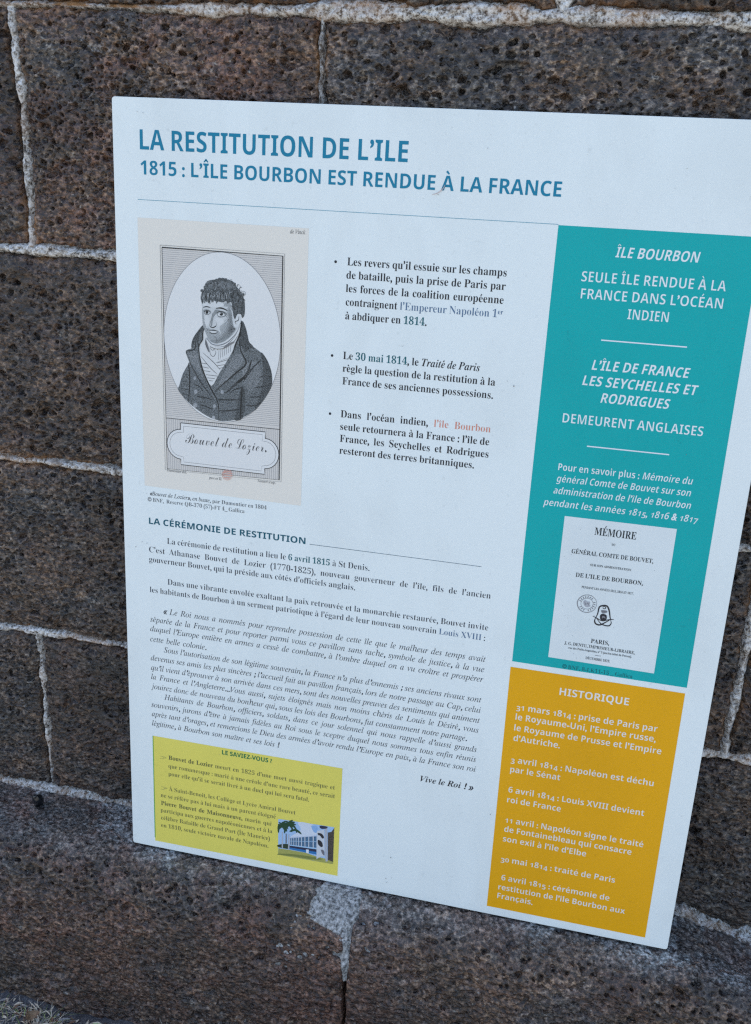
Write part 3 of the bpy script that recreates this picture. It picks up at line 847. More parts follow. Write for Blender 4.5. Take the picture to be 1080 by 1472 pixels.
    ('s','line',1,0.25,[1121,1899,1143,1880,1166,1860]),
    ('s','line',1,0.25,[1128,1908,1150,1888,1173,1869]),
    ('s','line',1,0.25,[1123,1926,1146,1907,1169,1888]),
    ('s','line',1,0.25,[1130,1935,1153,1916,1176,1897]),
    ('s','line',1,0.25,[1125,1953,1148,1934,1171,1915]),
    ('s','line',1,0.25,[1121,1971,1155,1943,1178,1924]),
    ('s','line',1,0.25,[1116,1989,1151,1961,1174,1942]),
    ('s','line',1,0.25,[1111,2007,1146,1980,1181,1951]),
    ('s','line',1,0.25,[1093,2033,1142,1998,1176,1970]),
    ('s','line',1,0.25,[1076,2059,1137,2016,1183,1979]),
    ('s','line',1,0.25,[1032,2101,1107,2051,1167,2006]),
    ('s','line',1,0.25,[1012,2126,1090,2077,1151,2034]),
    ('s','line',1,0.25,[1032,2127,1097,2086,1146,2052]),
    ('s','line',1,0.25,[1128,2078,1141,2070,1141,2070]),
    ('s','skind',1,0.28,[1136,1757,1147,1760,1159,1762]),
    ('s','skind',1,0.28,[1074,1754,1121,1764,1156,1771]),
    ('s','skind',1,0.28,[1082,1766,1130,1776,1165,1783]),
    ('s','skind',1,0.28,[1091,1778,1126,1785,1162,1792]),
    ('s','skind',1,0.28,[1135,1797,1159,1802,1171,1804]),
    ('f','ink',1,0,[1200,1992,1199,1995,1196,1996,1193,1995,1192,1993,1193,1990,1196,1989,1199,1990]),
    ('f','hairl',1,0,[1158,2028,1157,2030,1154,2032,1151,2031,1150,2028,1151,2026,1154,2024,1157,2025]),
    ('f','ink',1,0,[1168,2024,1167,2027,1164,2028,1162,2027,1160,2025,1162,2022,1164,2021,1167,2022]),
    ('f','hairl',1,0,[1147,1996,1146,1998,1143,2000,1140,1999,1139,1996,1140,1994,1143,1993,1146,1993]),
    ('f','ink',1,0,[1197,2023,1196,2026,1193,2027,1191,2026,1190,2024,1191,2021,1193,2020,1196,2021]),
    ('f','hairl',1,0,[1174,2032,1172,2035,1170,2036,1167,2035,1166,2033,1167,2030,1170,2029,1172,2030]),
    ('f','ink',1,0,[1200,1997,1199,1999,1196,2000,1193,2000,1192,1997,1193,1995,1196,1993,1199,1994]),
    ('f','hairl',1,0,[1146,2027,1145,2030,1142,2031,1139,2030,1138,2028,1139,2025,1142,2024,1145,2025]),
    ('f','ink',1,0,[1172,2003,1171,2005,1168,2007,1165,2006,1164,2003,1165,2001,1168,1999,1171,2000]),
    ('f','hairl',1,0,[1170,1972,1168,1975,1166,1976,1163,1976,1162,1973,1163,1970,1166,1969,1168,1970]),
    ('f','skinl',1,0,[1242,1856,1259,1874,1257,1928,1227,1979,1198,1976,1186,1940,1209,1902,1222,1871]),
    ('s','ink',1,0.8,[1242,1870,1236,1912,1204,1927,1217,1950]),
    ('f','hair',1,0,[886,1664,882,1674,871,1679,860,1675,856,1666,861,1656,871,1651,882,1654]),
    ('f','hair',1,0,[915,1630,910,1640,901,1644,891,1641,887,1632,891,1623,901,1618,911,1622]),
    ('f','hair',1,0,[947,1606,942,1617,930,1622,919,1618,914,1608,919,1597,930,1592,942,1596]),
    ('f','hair',1,0,[974,1586,970,1596,960,1600,950,1597,945,1588,950,1579,960,1574,970,1577]),
    ('f','hair',1,0,[1002,1571,998,1580,989,1584,980,1581,976,1572,980,1564,989,1559,998,1562]),
    ('f','hair',1,0,[1035,1559,1030,1570,1018,1575,1007,1572,1002,1561,1007,1550,1018,1545,1030,1549]),
    ('f','hair',1,0,[1068,1551,1062,1565,1048,1572,1033,1568,1026,1554,1033,1540,1047,1534,1062,1538]),
    ('f','hair',1,0,[1097,1549,1091,1562,1077,1568,1063,1564,1057,1551,1062,1538,1077,1532,1091,1536]),
    ('f','hair',1,0,[1125,1550,1120,1564,1106,1570,1092,1565,1086,1553,1092,1540,1106,1534,1120,1538]),
    ('f','hair',1,0,[1150,1557,1146,1567,1135,1571,1125,1568,1120,1559,1125,1549,1135,1544,1145,1547]),
    ('f','hair',1,0,[1182,1567,1177,1578,1164,1584,1152,1580,1147,1569,1152,1557,1164,1552,1176,1556]),
    ('f','hair',1,0,[1208,1581,1204,1591,1194,1596,1183,1593,1178,1583,1183,1573,1193,1568,1204,1571]),
    ('f','hair',1,0,[1237,1635,1233,1644,1223,1649,1213,1646,1209,1637,1213,1627,1223,1622,1233,1626]),
    ('f','hair',1,0,[1266,1659,1262,1668,1252,1672,1243,1669,1239,1661,1242,1651,1252,1647,1262,1650]),
    ('f','hair',1,0,[1296,1670,1292,1679,1282,1684,1271,1681,1267,1672,1271,1662,1281,1657,1292,1660]),
    ('s','hair',1,1.5,[876,1721,870,1745,878,1785]),
    ('s','hair',1,1.5,[885,1711,880,1735,885,1773]),
    ('s','hair',1,1.5,[908,1720,903,1744,899,1779]),
    ('s','hair',1,1.5,[923,1712,918,1736,916,1768]),
    ('s','hair',1,1.5,[934,1719,929,1743,938,1776]),
    ('s','hair',1,1.5,[953,1717,948,1741,952,1783]),
    ('s','hair',1,1.5,[976,1708,970,1732,972,1767]),
    ('s','hair',1,1.5,[988,1701,983,1725,983,1765]),
    ('s','hair',1,1.5,[1001,1698,996,1722,1001,1749]),
    ('s','hair',1,1.5,[1022,1704,1017,1728,1018,1773]),
    ('s','hair',1,1.5,[1036,1702,1031,1726,1029,1762]),
    ('s','hair',1,1.5,[1053,1700,1048,1724,1056,1752]),
    ('s','hair',1,1.5,[1073,1708,1068,1732,1064,1754]),
    ('s','hair',1,1.5,[1086,1704,1081,1728,1086,1755]),
    ('s','hair',1,1.5,[1104,1693,1099,1717,1101,1738]),
    ('s','hair',1,1.5,[1124,1704,1119,1728,1130,1766]),
    ('s','hair',1,1.5,[1144,1687,1138,1711,1138,1755]),
    ('s','hair',1,1.5,[1158,1693,1153,1717,1164,1752]),
    ('s','ink',1,0.46976193332942373,[1203,1639,1203,1633,1205,1627,1209,1622,1214,1621]),
    ('s','ink',1,0.5494370524441217,[921,1746,921,1738,925,1730,932,1726,939,1728]),
    ('s','skinm',1,0.36105412503648016,[1119,1679,1120,1685,1119,1692,1116,1696,1111,1699]),
    ('s','hairl',1,0.4803224354798457,[1088,1644,1077,1652,1065,1650,1057,1640,1056,1625]),
    ('s','hairl',1,0.3997171948066885,[937,1626,939,1618,944,1611,950,1609,958,1610]),
    ('s','hairl',1,0.4551354277254127,[1259,1801,1256,1809,1249,1814,1242,1814,1235,1810]),
    ('s','ink',1,0.4630688400817752,[1189,1686,1184,1678,1184,1668,1192,1661,1201,1662]),
    ('s','hairl',1,0.35810065194113255,[1276,1646,1290,1641,1301,1649,1305,1664,1298,1678]),
    ('s','hairl',1,0.417317916894264,[1014,1681,1026,1669,1040,1670,1049,1684,1046,1701]),
    ('s','ink',1,0.5423547634897545,[1175,1623,1176,1633,1172,1642,1165,1649,1156,1651]),
    ('s','hairl',1,0.5212625891871498,[1162,1576,1149,1582,1136,1575,1132,1559,1140,1544]),
    ('s','ink',1,0.3937082928389508,[1223,1758,1224,1749,1230,1741,1238,1738,1246,1742]),
    ('s','hairl',1,0.4716555868545817,[1211,1804,1214,1812,1214,1820,1210,1828,1204,1833]),
    ('s','hairl',1,0.3568366299501463,[1229,1706,1231,1718,1227,1729,1219,1736,1208,1736]),
    ('s','ink',1,0.365937983643382,[1105,1689,1112,1683,1121,1681,1130,1684,1135,1691]),
    ('s','hairl',1,0.507477496529471,[1002,1663,1001,1670,997,1675,991,1678,986,1675]),
    ('s','skinm',1,0.5331510791494872,[1012,1626,1012,1634,1008,1641,1003,1646,996,1647]),
    ('s','ink',1,0.36338357423036166,[1189,1669,1187,1654,1194,1640,1207,1635,1220,1641]),
    ('s','hairl',1,0.383475393610601,[1246,1589,1251,1595,1252,1604,1248,1611,1242,1615]),
    ('s','hairl',1,0.5447521014572267,[1227,1597,1228,1590,1232,1585,1238,1584,1244,1586]),
    ('s','hairl',1,0.36513686555730485,[1144,1574,1149,1578,1151,1585,1149,1593,1143,1597]),
    ('s','ink',1,0.5064906267991783,[1273,1721,1281,1715,1290,1714,1297,1719,1301,1728]),
    ('s','ink',1,0.5471791947813134,[1070,1701,1067,1692,1068,1683,1073,1675,1081,1671]),
    ('s','ink',1,0.5303826599412024,[1004,1677,1014,1674,1023,1680,1026,1692,1022,1703]),
    ('s','hairl',1,0.47913645496396434,[1015,1726,1020,1722,1026,1721,1032,1723,1036,1728]),
    ('s','hairl',1,0.3540199987946969,[1256,1655,1246,1656,1239,1649,1238,1638,1245,1629]),
    ('s','ink',1,0.48220152046362236,[1218,1811,1206,1816,1195,1810,1189,1797,1192,1783]),
    ('s','ink',1,0.5205549313542571,[942,1732,928,1730,921,1717,923,1702,934,1692]),
    ('s','hairl',1,0.5298035588902987,[959,1723,955,1715,958,1705,965,1700,973,1701]),
    ('s','skinm',1,0.4002566951273267,[1033,1700,1024,1694,1019,1684,1021,1672,1028,1662]),
    ('s','ink',1,0.4746458530842115,[1254,1667,1260,1674,1262,1684,1259,1693,1251,1699]),
    ('s','hairl',1,0.47798776615894484,[1268,1734,1263,1739,1256,1741,1250,1738,1246,1732]),
    ('s','ink',1,0.3537054561441646,[874,1679,884,1673,894,1676,900,1686,898,1698]),
    ('s','hairl',1,0.4962652804690556,[889,1634,900,1628,912,1633,918,1644,916,1659]),
    ('s','hairl',1,0.38115628883622465,[1235,1748,1246,1748,1254,1756,1254,1768,1248,1778]),
    ('s','hairl',1,0.524956594243136,[1029,1622,1032,1614,1037,1609,1044,1608,1050,1612]),
    ('s','hairl',1,0.3623841843353007,[985,1666,990,1675,990,1686,985,1695,976,1700]),
    ('s','hairl',1,0.5146795183649309,[1168,1650,1162,1658,1154,1661,1146,1660,1140,1654]),
    ('s','hairl',1,0.5492878373439576,[962,1717,969,1717,975,1721,978,1729,978,1737]),
    ('s','hairl',1,0.44498191270119986,[1273,1638,1280,1648,1281,1662,1274,1673,1262,1677]),
    ('s','hairl',1,0.3574451637576564,[1258,1632,1266,1640,1268,1653,1263,1665,1253,1671]),
    ('s','hairl',1,0.47501087312959644,[1125,1611,1135,1607,1144,1610,1151,1618,1152,1630]),
    ('s','ink',1,0.5356610463284114,[1230,1734,1238,1727,1248,1727,1256,1735,1258,1747]),
    ('s','hairl',1,0.4893420820065638,[1160,1575,1153,1566,1153,1553,1160,1543,1170,1540]),
    ('s','hairl',1,0.5408923998747256,[1223,1691,1226,1697,1226,1704,1222,1709,1216,1710]),
    ('s','hairl',1,0.47643801809073405,[947,1655,940,1642,944,1627,956,1619,968,1625]),
    ('s','ink',1,0.4619697685401626,[1050,1614,1044,1622,1035,1625,1027,1621,1023,1612]),
    ('s','hairl',1,0.5274013510900963,[979,1641,972,1635,970,1625,972,1616,978,1608]),
    ('s','ink',1,0.4142415504906815,[1248,1636,1245,1624,1250,1612,1261,1606,1272,1609]),
    ('s','ink',1,0.4851393087424393,[1144,1630,1140,1638,1134,1644,1126,1644,1119,1640]),
    ('s','hairl',1,0.5281107241543012,[1214,1728,1215,1738,1212,1747,1205,1754,1196,1755]),
    ('s','hairl',1,0.36870245522880674,[1066,1593,1068,1581,1076,1574,1086,1576,1090,1586]),
    ('s','hairl',1,0.5314035888705616,[1080,1600,1070,1590,1071,1574,1081,1563,1094,1563]),
    ('s','ink',1,0.5472578942628343,[938,1636,934,1632,933,1626,935,1620,939,1616]),
    ('s','ink',1,0.37084760494062485,[1272,1741,1273,1750,1269,1758,1261,1762,1253,1758]),
    ('s','ink',1,0.435999886309669,[937,1601,942,1592,951,1588,960,1592,964,1600]),
    ('s','ink',1,0.39765459800315794,[1046,1585,1035,1588,1026,1583,1020,1572,1021,1560]),
    ('s','skinm',1,0.5388719860084462,[1102,1626,1096,1618,1095,1608,1099,1598,1107,1593]),
    ('s','hairl',1,0.40937449310036467,[951,1691,942,1692,934,1688,929,1680,927,1670]),
    ('s','hairl',1,0.5104333257568259,[1173,1639,1172,1653,1164,1662,1152,1661,1145,1650]),
    ('s','hairl',1,0.3922947155161232,[1126,1648,1131,1647,1136,1651,1138,1657,1136,1663]),
    ('s','hairl',1,0.5100628474135591,[963,1655,968,1653,974,1655,977,1660,977,1666]),
    ('s','hairl',1,0.4959908118032389,[938,1665,931,1658,930,1648,935,1639,944,1635]),
    ('s','hairl',1,0.45881621264238226,[1137,1718,1145,1711,1155,1714,1160,1724,1156,1735]),
    ('s','hairl',1,0.37865232609378646,[957,1700,960,1707,958,1715,952,1719,945,1719]),
    ('s','ink',1,0.3918215075770203,[1134,1722,1130,1729,1123,1732,1116,1729,1112,1722]),
    ('s','ink',1,0.5337552032127548,[1082,1635,1081,1650,1070,1659,1058,1657,1051,1645]),
    ('s','hairl',1,0.4366759653048678,[897,1664,899,1674,896,1684,889,1690,880,1691]),
    ('s','hairl',1,0.5136773469626215,[895,1718,884,1710,881,1694,889,1680,903,1676]),
    ('s','hairl',1,0.4760698351264734,[1001,1727,994,1734,984,1734,978,1727,977,1717]),
    ('s','hairl',1,0.5283175663709937,[1098,1729,1092,1738,1082,1741,1073,1738,1068,1728]),
    ('s','hairl',1,0.3736381137073774,[1269,1685,1276,1682,1283,1683,1288,1688,1290,1696]),
    ('s','hairl',1,0.47875072125334367,[1149,1587,1135,1592,1123,1584,1120,1569,1126,1554]),
    ('s','ink',1,0.39951544103854975,[1207,1745,1196,1750,1186,1747,1179,1738,1177,1725]),
    ('s','hairl',1,0.4022969275082318,[1123,1589,1132,1586,1140,1589,1145,1598,1144,1608]),
    ('s','hairl',1,0.4108068200357177,[1111,1712,1123,1712,1131,1722,1129,1736,1119,1745]),
    ('s','ink',1,0.4038152729995105,[1004,1664,996,1664,990,1659,988,1651,991,1642]),
    ('s','hairl',1,0.5168851333770007,[1232,1604,1225,1602,1221,1594,1224,1586,1231,1582]),
    ('s','hairl',1,0.4765104255698015,[1114,1616,1113,1624,1108,1630,1102,1633,1095,1631]),
    ('s','hairl',1,0.3610800957774935,[1262,1687,1257,1682,1255,1674,1256,1667,1260,1661]),
    ('s','hairl',1,0.46456233443982586,[1028,1664,1025,1675,1018,1682,1008,1684,1000,1679]),
    ('s','ink',1,0.37008935082882516,[1036,1597,1030,1597,1025,1595,1021,1590,1020,1583]),
    ('s','hairl',1,0.48390281693493487,[930,1691,932,1699,930,1707,924,1713,916,1714]),
    ('s','ink',1,0.5459989808638044,[1259,1675,1246,1684,1232,1680,1226,1665,1231,1649]),
    ('s','hairl',1,0.5210629055227914,[1217,1748,1228,1749,1233,1759,1231,1771,1222,1778]),
    ('s','hairl',1,0.47283243713460243,[925,1694,928,1687,934,1684,941,1686,945,1692]),
    ('s','hairl',1,0.5188890198859096,[1208,1607,1210,1617,1206,1626,1198,1632,1189,1631]),
    ('s','ink',1,0.380562708176825,[1188,1709,1180,1705,1176,1698,1175,1688,1178,1679]),
    ('s','skinm',1,0.49847237139533673,[910,1719,912,1709,919,1702,928,1702,934,1708]),
    ('s','hairl',1,0.519179789748274,[1156,1642,1146,1643,1137,1636,1135,1624,1140,1613]),
    ('s','ink',1,0.513419865560591,[1110,1602,1105,1601,1101,1597,1100,1591,1102,1586]),
    ('s','ink',1,0.3722220819018365,[1234,1724,1231,1730,1226,1733,1221,1734,1216,1731]),
    ('s','hairl',1,0.38481109767596194,[1166,1618,1170,1609,1179,1605,1187,1607,1192,1616]),
    ('s','hairl',1,0.43117027666759866,[1195,1613,1196,1607,1200,1603,1205,1601,1210,1603]),
    ('s','hairl',1,0.5224226027404659,[1245,1733,1252,1727,1261,1726,1268,1731,1272,1740]),
    ('s','ink',1,0.42334924648715894,[1239,1673,1232,1671,1228,1664,1229,1656,1233,1650]),
    ('s','ink',1,0.4907682742667409,[1282,1783,1276,1790,1268,1793,1260,1792,1254,1786]),
    ('s','hairl',1,0.4232877745424245,[936,1603,940,1612,939,1622,933,1630,924,1632]),
    ('s','hairl',1,0.48791249180381524,[1105,1645,1098,1643,1093,1637,1091,1630,1092,1622]),
    ('s','hairl',1,0.4883838262784102,[1191,1762,1193,1756,1197,1752,1202,1751,1207,1752]),
    ('s','skinm',1,0.458147474740591,[1020,1714,1027,1708,1035,1707,1042,1710,1047,1718]),
    ('s','skinm',1,0.4057338658937922,[886,1664,886,1659,888,1654,892,1650,897,1649]),
    ('s','ink',1,0.4556019677388355,[1223,1769,1228,1774,1230,1782,1226,1790,1219,1794]),
    ('s','ink',1,0.5402394826839201,[986,1577,993,1584,994,1594,988,1603,979,1606]),
    ('s','hairl',1,0.41675981094348186,[1186,1825,1176,1821,1171,1809,1176,1797,1187,1793]),
    ('s','ink',1,0.4656398751045653,[1186,1701,1180,1706,1173,1706,1166,1702,1162,1695]),
    ('s','ink',1,0.4997063479402677,[905,1719,897,1722,889,1718,886,1709,890,1699]),
    ('s','skinm',1,0.4703273226355862,[1097,1714,1088,1723,1077,1726,1067,1721,1062,1710]),
    ('s','hairl',1,0.3565969874259254,[1132,1612,1124,1614,1116,1611,1112,1603,1112,1593]),
    ('s','hairl',1,0.41025287417719714,[964,1651,954,1652,946,1644,945,1633,951,1623]),
    ('s','skinm',1,0.505690790548746,[997,1698,991,1709,980,1714,970,1708,965,1697]),
    ('s','hairl',1,0.3753496026611655,[1223,1692,1232,1697,1235,1708,1229,1718,1219,1721]),
    ('s','hairl',1,0.49761275966296536,[1036,1682,1032,1674,1033,1664,1040,1657,1048,1656]),
    ('s','hairl',1,0.4559231331382443,[930,1701,921,1703,914,1698,912,1689,917,1680]),
    ('s','hairl',1,0.3625710271196842,[1030,1749,1020,1752,1011,1748,1006,1739,1006,1727]),
    ('s','hairl',1,0.5344034409636931,[1056,1699,1058,1708,1056,1718,1051,1727,1043,1732]),
    ('s','ink',1,0.4018543698505193,[985,1678,993,1681,999,1689,1001,1699,999,1709]),
    ('s','ink',1,0.40063818582275146,[1188,1786,1180,1789,1172,1788,1165,1782,1161,1774]),
    ('s','skinm',1,0.3974512526007029,[983,1681,972,1682,963,1674,963,1661,970,1651]),
    ('s','hairl',1,0.4374862771904376,[896,1729,894,1717,900,1706,910,1701,920,1706]),
    ('s','skinm',1,0.5,[871,1688,873,1716,883,1744]),
    ('s','ink',1,0.5,[881,1683,882,1706,890,1728]),
    ('s','hairl',1,0.5,[892,1687,889,1709,896,1731]),
    ('s','skinm',1,0.5,[898,1688,886,1717,887,1745]),
    ('s','ink',1,0.5,[910,1687,909,1715,918,1742]),
    ('s','hairl',1,0.5,[913,1680,899,1709,898,1737]),
    ('s','skinm',1,0.5,[926,1679,926,1707,935,1735]),
    ('s','ink',1,0.5,[929,1673,916,1700,915,1725]),
    ('s','hairl',1,0.5,[939,1690,929,1723,931,1755]),
    ('s','skinm',1,0.5,[949,1670,938,1701,939,1731]),
    ('s','ink',1,0.5,[958,1672,945,1698,945,1723]),
    ('s','hairl',1,0.5,[970,1675,963,1700,968,1723]),
    ('s','skinm',1,0.5,[977,1679,980,1700,990,1721]),
    ('s','ink',1,0.5,[981,1671,979,1697,987,1721]),
    ('s','hairl',1,0.5,[990,1678,982,1700,985,1722]),
    ('s','skinm',1,0.5,[1004,1681,998,1704,1002,1725]),
    ('s','ink',1,0.5,[1008,1686,1002,1716,1006,1745]),
    ('s','hairl',1,0.5,[1021,1665,1011,1696,1014,1727]),
    ('s','skinm',1,0.5,[1031,1680,1033,1712,1044,1743]),
    ('s','ink',1,0.5,[1036,1680,1036,1710,1045,1740]),
    ('s','hairl',1,0.5,[1042,1663,1044,1693,1054,1723]),
    ('s','skinm',1,0.5,[1051,1669,1042,1697,1044,1725]),
    ('s','ink',1,0.5,[1066,1678,1057,1707,1060,1736]),
    ('s','hairl',1,0.5,[1071,1662,1064,1688,1068,1712]),
    ('s','skinm',1,0.5,[1082,1678,1073,1700,1076,1722]),
    ('s','ink',1,0.5,[1092,1659,1082,1682,1085,1704]),
    ('s','hairl',1,0.5,[1100,1671,1094,1700,1100,1729]),
    ('s','skinm',1,0.5,[1107,1662,1109,1683,1119,1704]),
    ('s','ink',1,0.5,[1115,1676,1105,1700,1107,1723]),
    ('s','hairl',1,0.5,[1126,1654,1117,1687,1119,1719]),
    ('s','skinm',1,0.5,[1130,1665,1117,1696,1117,1727]),
    ('s','ink',1,0.5,[1139,1659,1136,1683,1143,1707]),
    ('s','hairl',1,0.5,[1147,1665,1141,1693,1145,1721]),
    ('s','skinm',1,0.5,[1156,1650,1142,1679,1141,1707]),
    ('s','coatl',1,0.25,[759,2377,792,2387,824,2397]),
    ('s','coatl',1,0.25,[754,2391,803,2406,835,2415]),
    ('s','coatl',1,0.25,[749,2404,798,2419,846,2433]),
    ('s','coatl',1,0.25,[744,2418,809,2437,858,2452]),
    ('s','coatl',1,0.25,[755,2436,820,2456,869,2470]),
    ('s','coatl',1,0.25,[750,2450,815,2469,864,2483]),
    ('s','coatl',1,0.25,[744,2463,810,2483,875,2501]),
    ('s','coatl',1,0.25,[756,2482,821,2501,887,2519]),
    ('s','coatl',1,0.25,[750,2495,832,2519,898,2537]),
    ('s','coatl',1,0.25,[745,2509,827,2532,910,2555]),
    ('s','coatl',1,0.25,[740,2522,839,2551,921,2572]),
    ('s','coatl',1,0.25,[751,2541,850,2569,933,2590]),
    ('s','coatl',1,0.25,[746,2554,861,2587,961,2611]),
    ('s','coatl',1,0.25,[741,2568,856,2600,973,2629]),
    ('s','coatl',1,0.25,[752,2586,868,2618,984,2646]),
    ('s','coatl',1,0.25,[747,2600,863,2632,979,2660]),
    ('s','coatl',1,0.25,[742,2614,874,2650,991,2677]),
    ('s','coatl',1,0.25,[753,2632,886,2668,1003,2694]),
    ('s','coatl',1,0.25,[748,2646,881,2681,1015,2712]),
    ('s','coatl',1,0.25,[743,2660,892,2699,1027,2729]),
    ('s','coatl',1,0.25,[754,2678,887,2713,1022,2742]),
    ('s','coatl',1,0.25,[749,2692,882,2726,1016,2756]),
    ('s','coatl',1,0.25,[744,2705,894,2744,1028,2773]),
    ('s','coatl',1,0.25,[739,2719,889,2758,1023,2787]),
    ('s','coatl',1,0.25,[750,2738,884,2772,1018,2801]),
    ('s','coatl',1,0.25,[762,2756,895,2789,1013,2815]),
    ('s','coatl',1,0.25,[790,2779,907,2807,1025,2832]),
    ('s','coatl',1,0.25,[835,2805,936,2828,1020,2846]),
    ('s','coatl',1,0.25,[880,2831,947,2846,1015,2859]),
    ('s','coatl',1,0.25,[993,2870,1010,2873,1027,2877]),
    ('s','coatl',1,0.25,[1316,2360,1361,2331,1404,2302]),
    ('s','coatl',1,0.25,[1323,2371,1382,2333,1440,2294]),
    ('s','coatl',1,0.25,[1315,2392,1389,2344,1447,2305]),
    ('s','coatl',1,0.25,[1307,2412,1396,2356,1468,2306]),
    ('s','coatl',1,0.25,[1314,2424,1403,2367,1476,2317]),
    ('s','coatl',1,0.25,[1306,2444,1396,2388,1482,2329]),
    ('s','coatl',1,0.25,[1313,2455,1417,2389,1504,2330]),
    ('s','coatl',1,0.25,[1305,2476,1410,2410,1511,2341]),
    ('s','coatl',1,0.25,[1312,2487,1417,2422,1518,2352]),
    ('s','coatl',1,0.25,[1304,2508,1424,2433,1539,2354]),
    ('s','coatl',1,0.25,[1296,2528,1416,2454,1532,2375]),
    ('s','coatl',1,0.25,[1302,2539,1423,2466,1539,2386]),
    ('s','coatl',1,0.25,[1294,2560,1430,2477,1546,2398]),
    ('s','coatl',1,0.25,[1301,2571,1423,2498,1539,2419]),
    ('s','coatl',1,0.25,[1308,2582,1430,2509,1546,2430]),
    ('s','coatl',1,0.25,[1300,2603,1437,2521,1553,2442]),
    ('s','coatl',1,0.25,[1307,2614,1429,2542,1546,2463]),
    ('s','coatl',1,0.25,[1314,2626,1436,2553,1553,2474]),
    ('s','coatl',1,0.25,[1305,2646,1443,2565,1560,2486]),
    ('s','coatl',1,0.25,[1312,2657,1435,2586,1552,2507]),
    ('s','coatl',1,0.25,[1320,2669,1427,2606,1531,2539]),
    ('s','coatl',1,0.25,[1311,2689,1419,2627,1523,2560]),
    ('s','coatl',1,0.25,[1318,2701,1411,2648,1501,2591]),
    ('s','coatl',1,0.25,[1309,2721,1403,2668,1493,2612]),
    ('s','coatl',1,0.25,[1316,2732,1410,2680,1486,2633]),
    ('s','coatl',1,0.25,[1324,2744,1402,2700,1478,2654]),
    ('s','coatl',1,0.25,[1315,2764,1378,2729,1440,2694]),
    ('s','coatl',1,0.25,[1322,2776,1354,2758,1385,2741]),
    ('s','coatl',1,0.25,[1205,2470,1222,2470,1222,2470]),
    ('s','coatl',1,0.25,[1186,2484,1221,2484,1238,2483]),
    ('s','coatl',1,0.25,[1168,2498,1202,2498,1237,2497]),
    ('s','coatl',1,0.25,[1149,2512,1201,2512,1253,2510]),
    ('s','coatl',1,0.25,[1130,2525,1200,2526,1269,2522]),
    ('s','coatl',1,0.25,[1094,2537,1181,2540,1268,2536]),
    ('s','coatl',1,0.25,[1076,2549,1180,2554,1266,2550]),
    ('s','coatl',1,0.25,[1074,2563,1178,2568,1265,2564]),
    ('s','coatl',1,0.25,[1073,2577,1177,2581,1264,2578]),
    ('s','coatl',1,0.25,[1072,2591,1176,2595,1263,2592]),
    ('s','coatl',1,0.25,[1070,2605,1174,2609,1261,2606]),
    ('s','coatl',1,0.25,[1069,2619,1173,2623,1260,2620]),
    ('s','coatl',1,0.25,[1067,2633,1172,2637,1259,2634]),
    ('s','coatl',1,0.25,[1066,2647,1170,2651,1257,2648]),
    ('s','coatl',1,0.25,[1064,2661,1169,2665,1256,2662]),
    ('s','coatl',1,0.25,[1063,2675,1167,2679,1255,2676]),
    ('s','coatl',1,0.25,[1062,2689,1166,2693,1271,2688]),
    ('s','coatl',1,0.25,[1060,2704,1165,2708,1270,2702]),
    ('s','coatl',1,0.25,[1059,2718,1163,2722,1268,2716]),
    ('s','coatl',1,0.25,[1057,2732,1162,2736,1267,2730]),
    ('s','coatl',1,0.25,[1056,2746,1161,2750,1266,2744]),
    ('s','coatl',1,0.25,[1055,2760,1159,2764,1264,2758]),
    ('s','coatl',1,0.25,[1071,2775,1175,2778,1263,2773]),
    ('s','coatl',1,0.25,[1069,2790,1174,2792,1262,2787]),
    ('s','coatl',1,0.25,[1068,2804,1173,2806,1260,2801]),
    ('s','coatl',1,0.25,[1066,2818,1171,2820,1259,2815]),
    ('s','coatl',1,0.25,[1065,2832,1170,2834,1258,2829]),
    ('s','coatl',1,0.25,[1064,2846,1151,2849,1239,2845]),
    ('s','coatl',1,0.25,[1062,2860,1115,2863,1150,2863]),
    ('s','coatl',1,0.25,[1061,2875,1078,2876,1078,2876]),
    ('f','linen',1,0,[919,2113,945,2133,985,2160,1063,2156,1141,2116,1218,2034,1257,1946,1259,1994,1228,2064,1180,2128,1089,2188,1004,2195,945,2160,919,2132]),
    ('s','line',1,0.7,[919,2101,945,2136,985,2162,1063,2158,1141,2116,1218,2034,1257,1952]),
    ('s','line',1,0.6,[952,2181,1004,2198,1089,2188,1180,2128,1231,2057]),
    ('s','line',1,0.5,[998,2180,1089,2170,1167,2111,1224,2034]),
    ('f','grey',1,0,[1141,2138,1193,2112,1190,2130,1115,2173,1089,2179]),
    ('s','ink',1,1.2,[1268,1912,1259,1994,1244,2062,1206,2150,1181,2238]),
    ('s','ink',1,1.0,[896,2012,879,2062,877,2123,840,2188,846,2267]),
    ('s','line',1,0.8,[913,2108,909,2163,939,2235]),
]
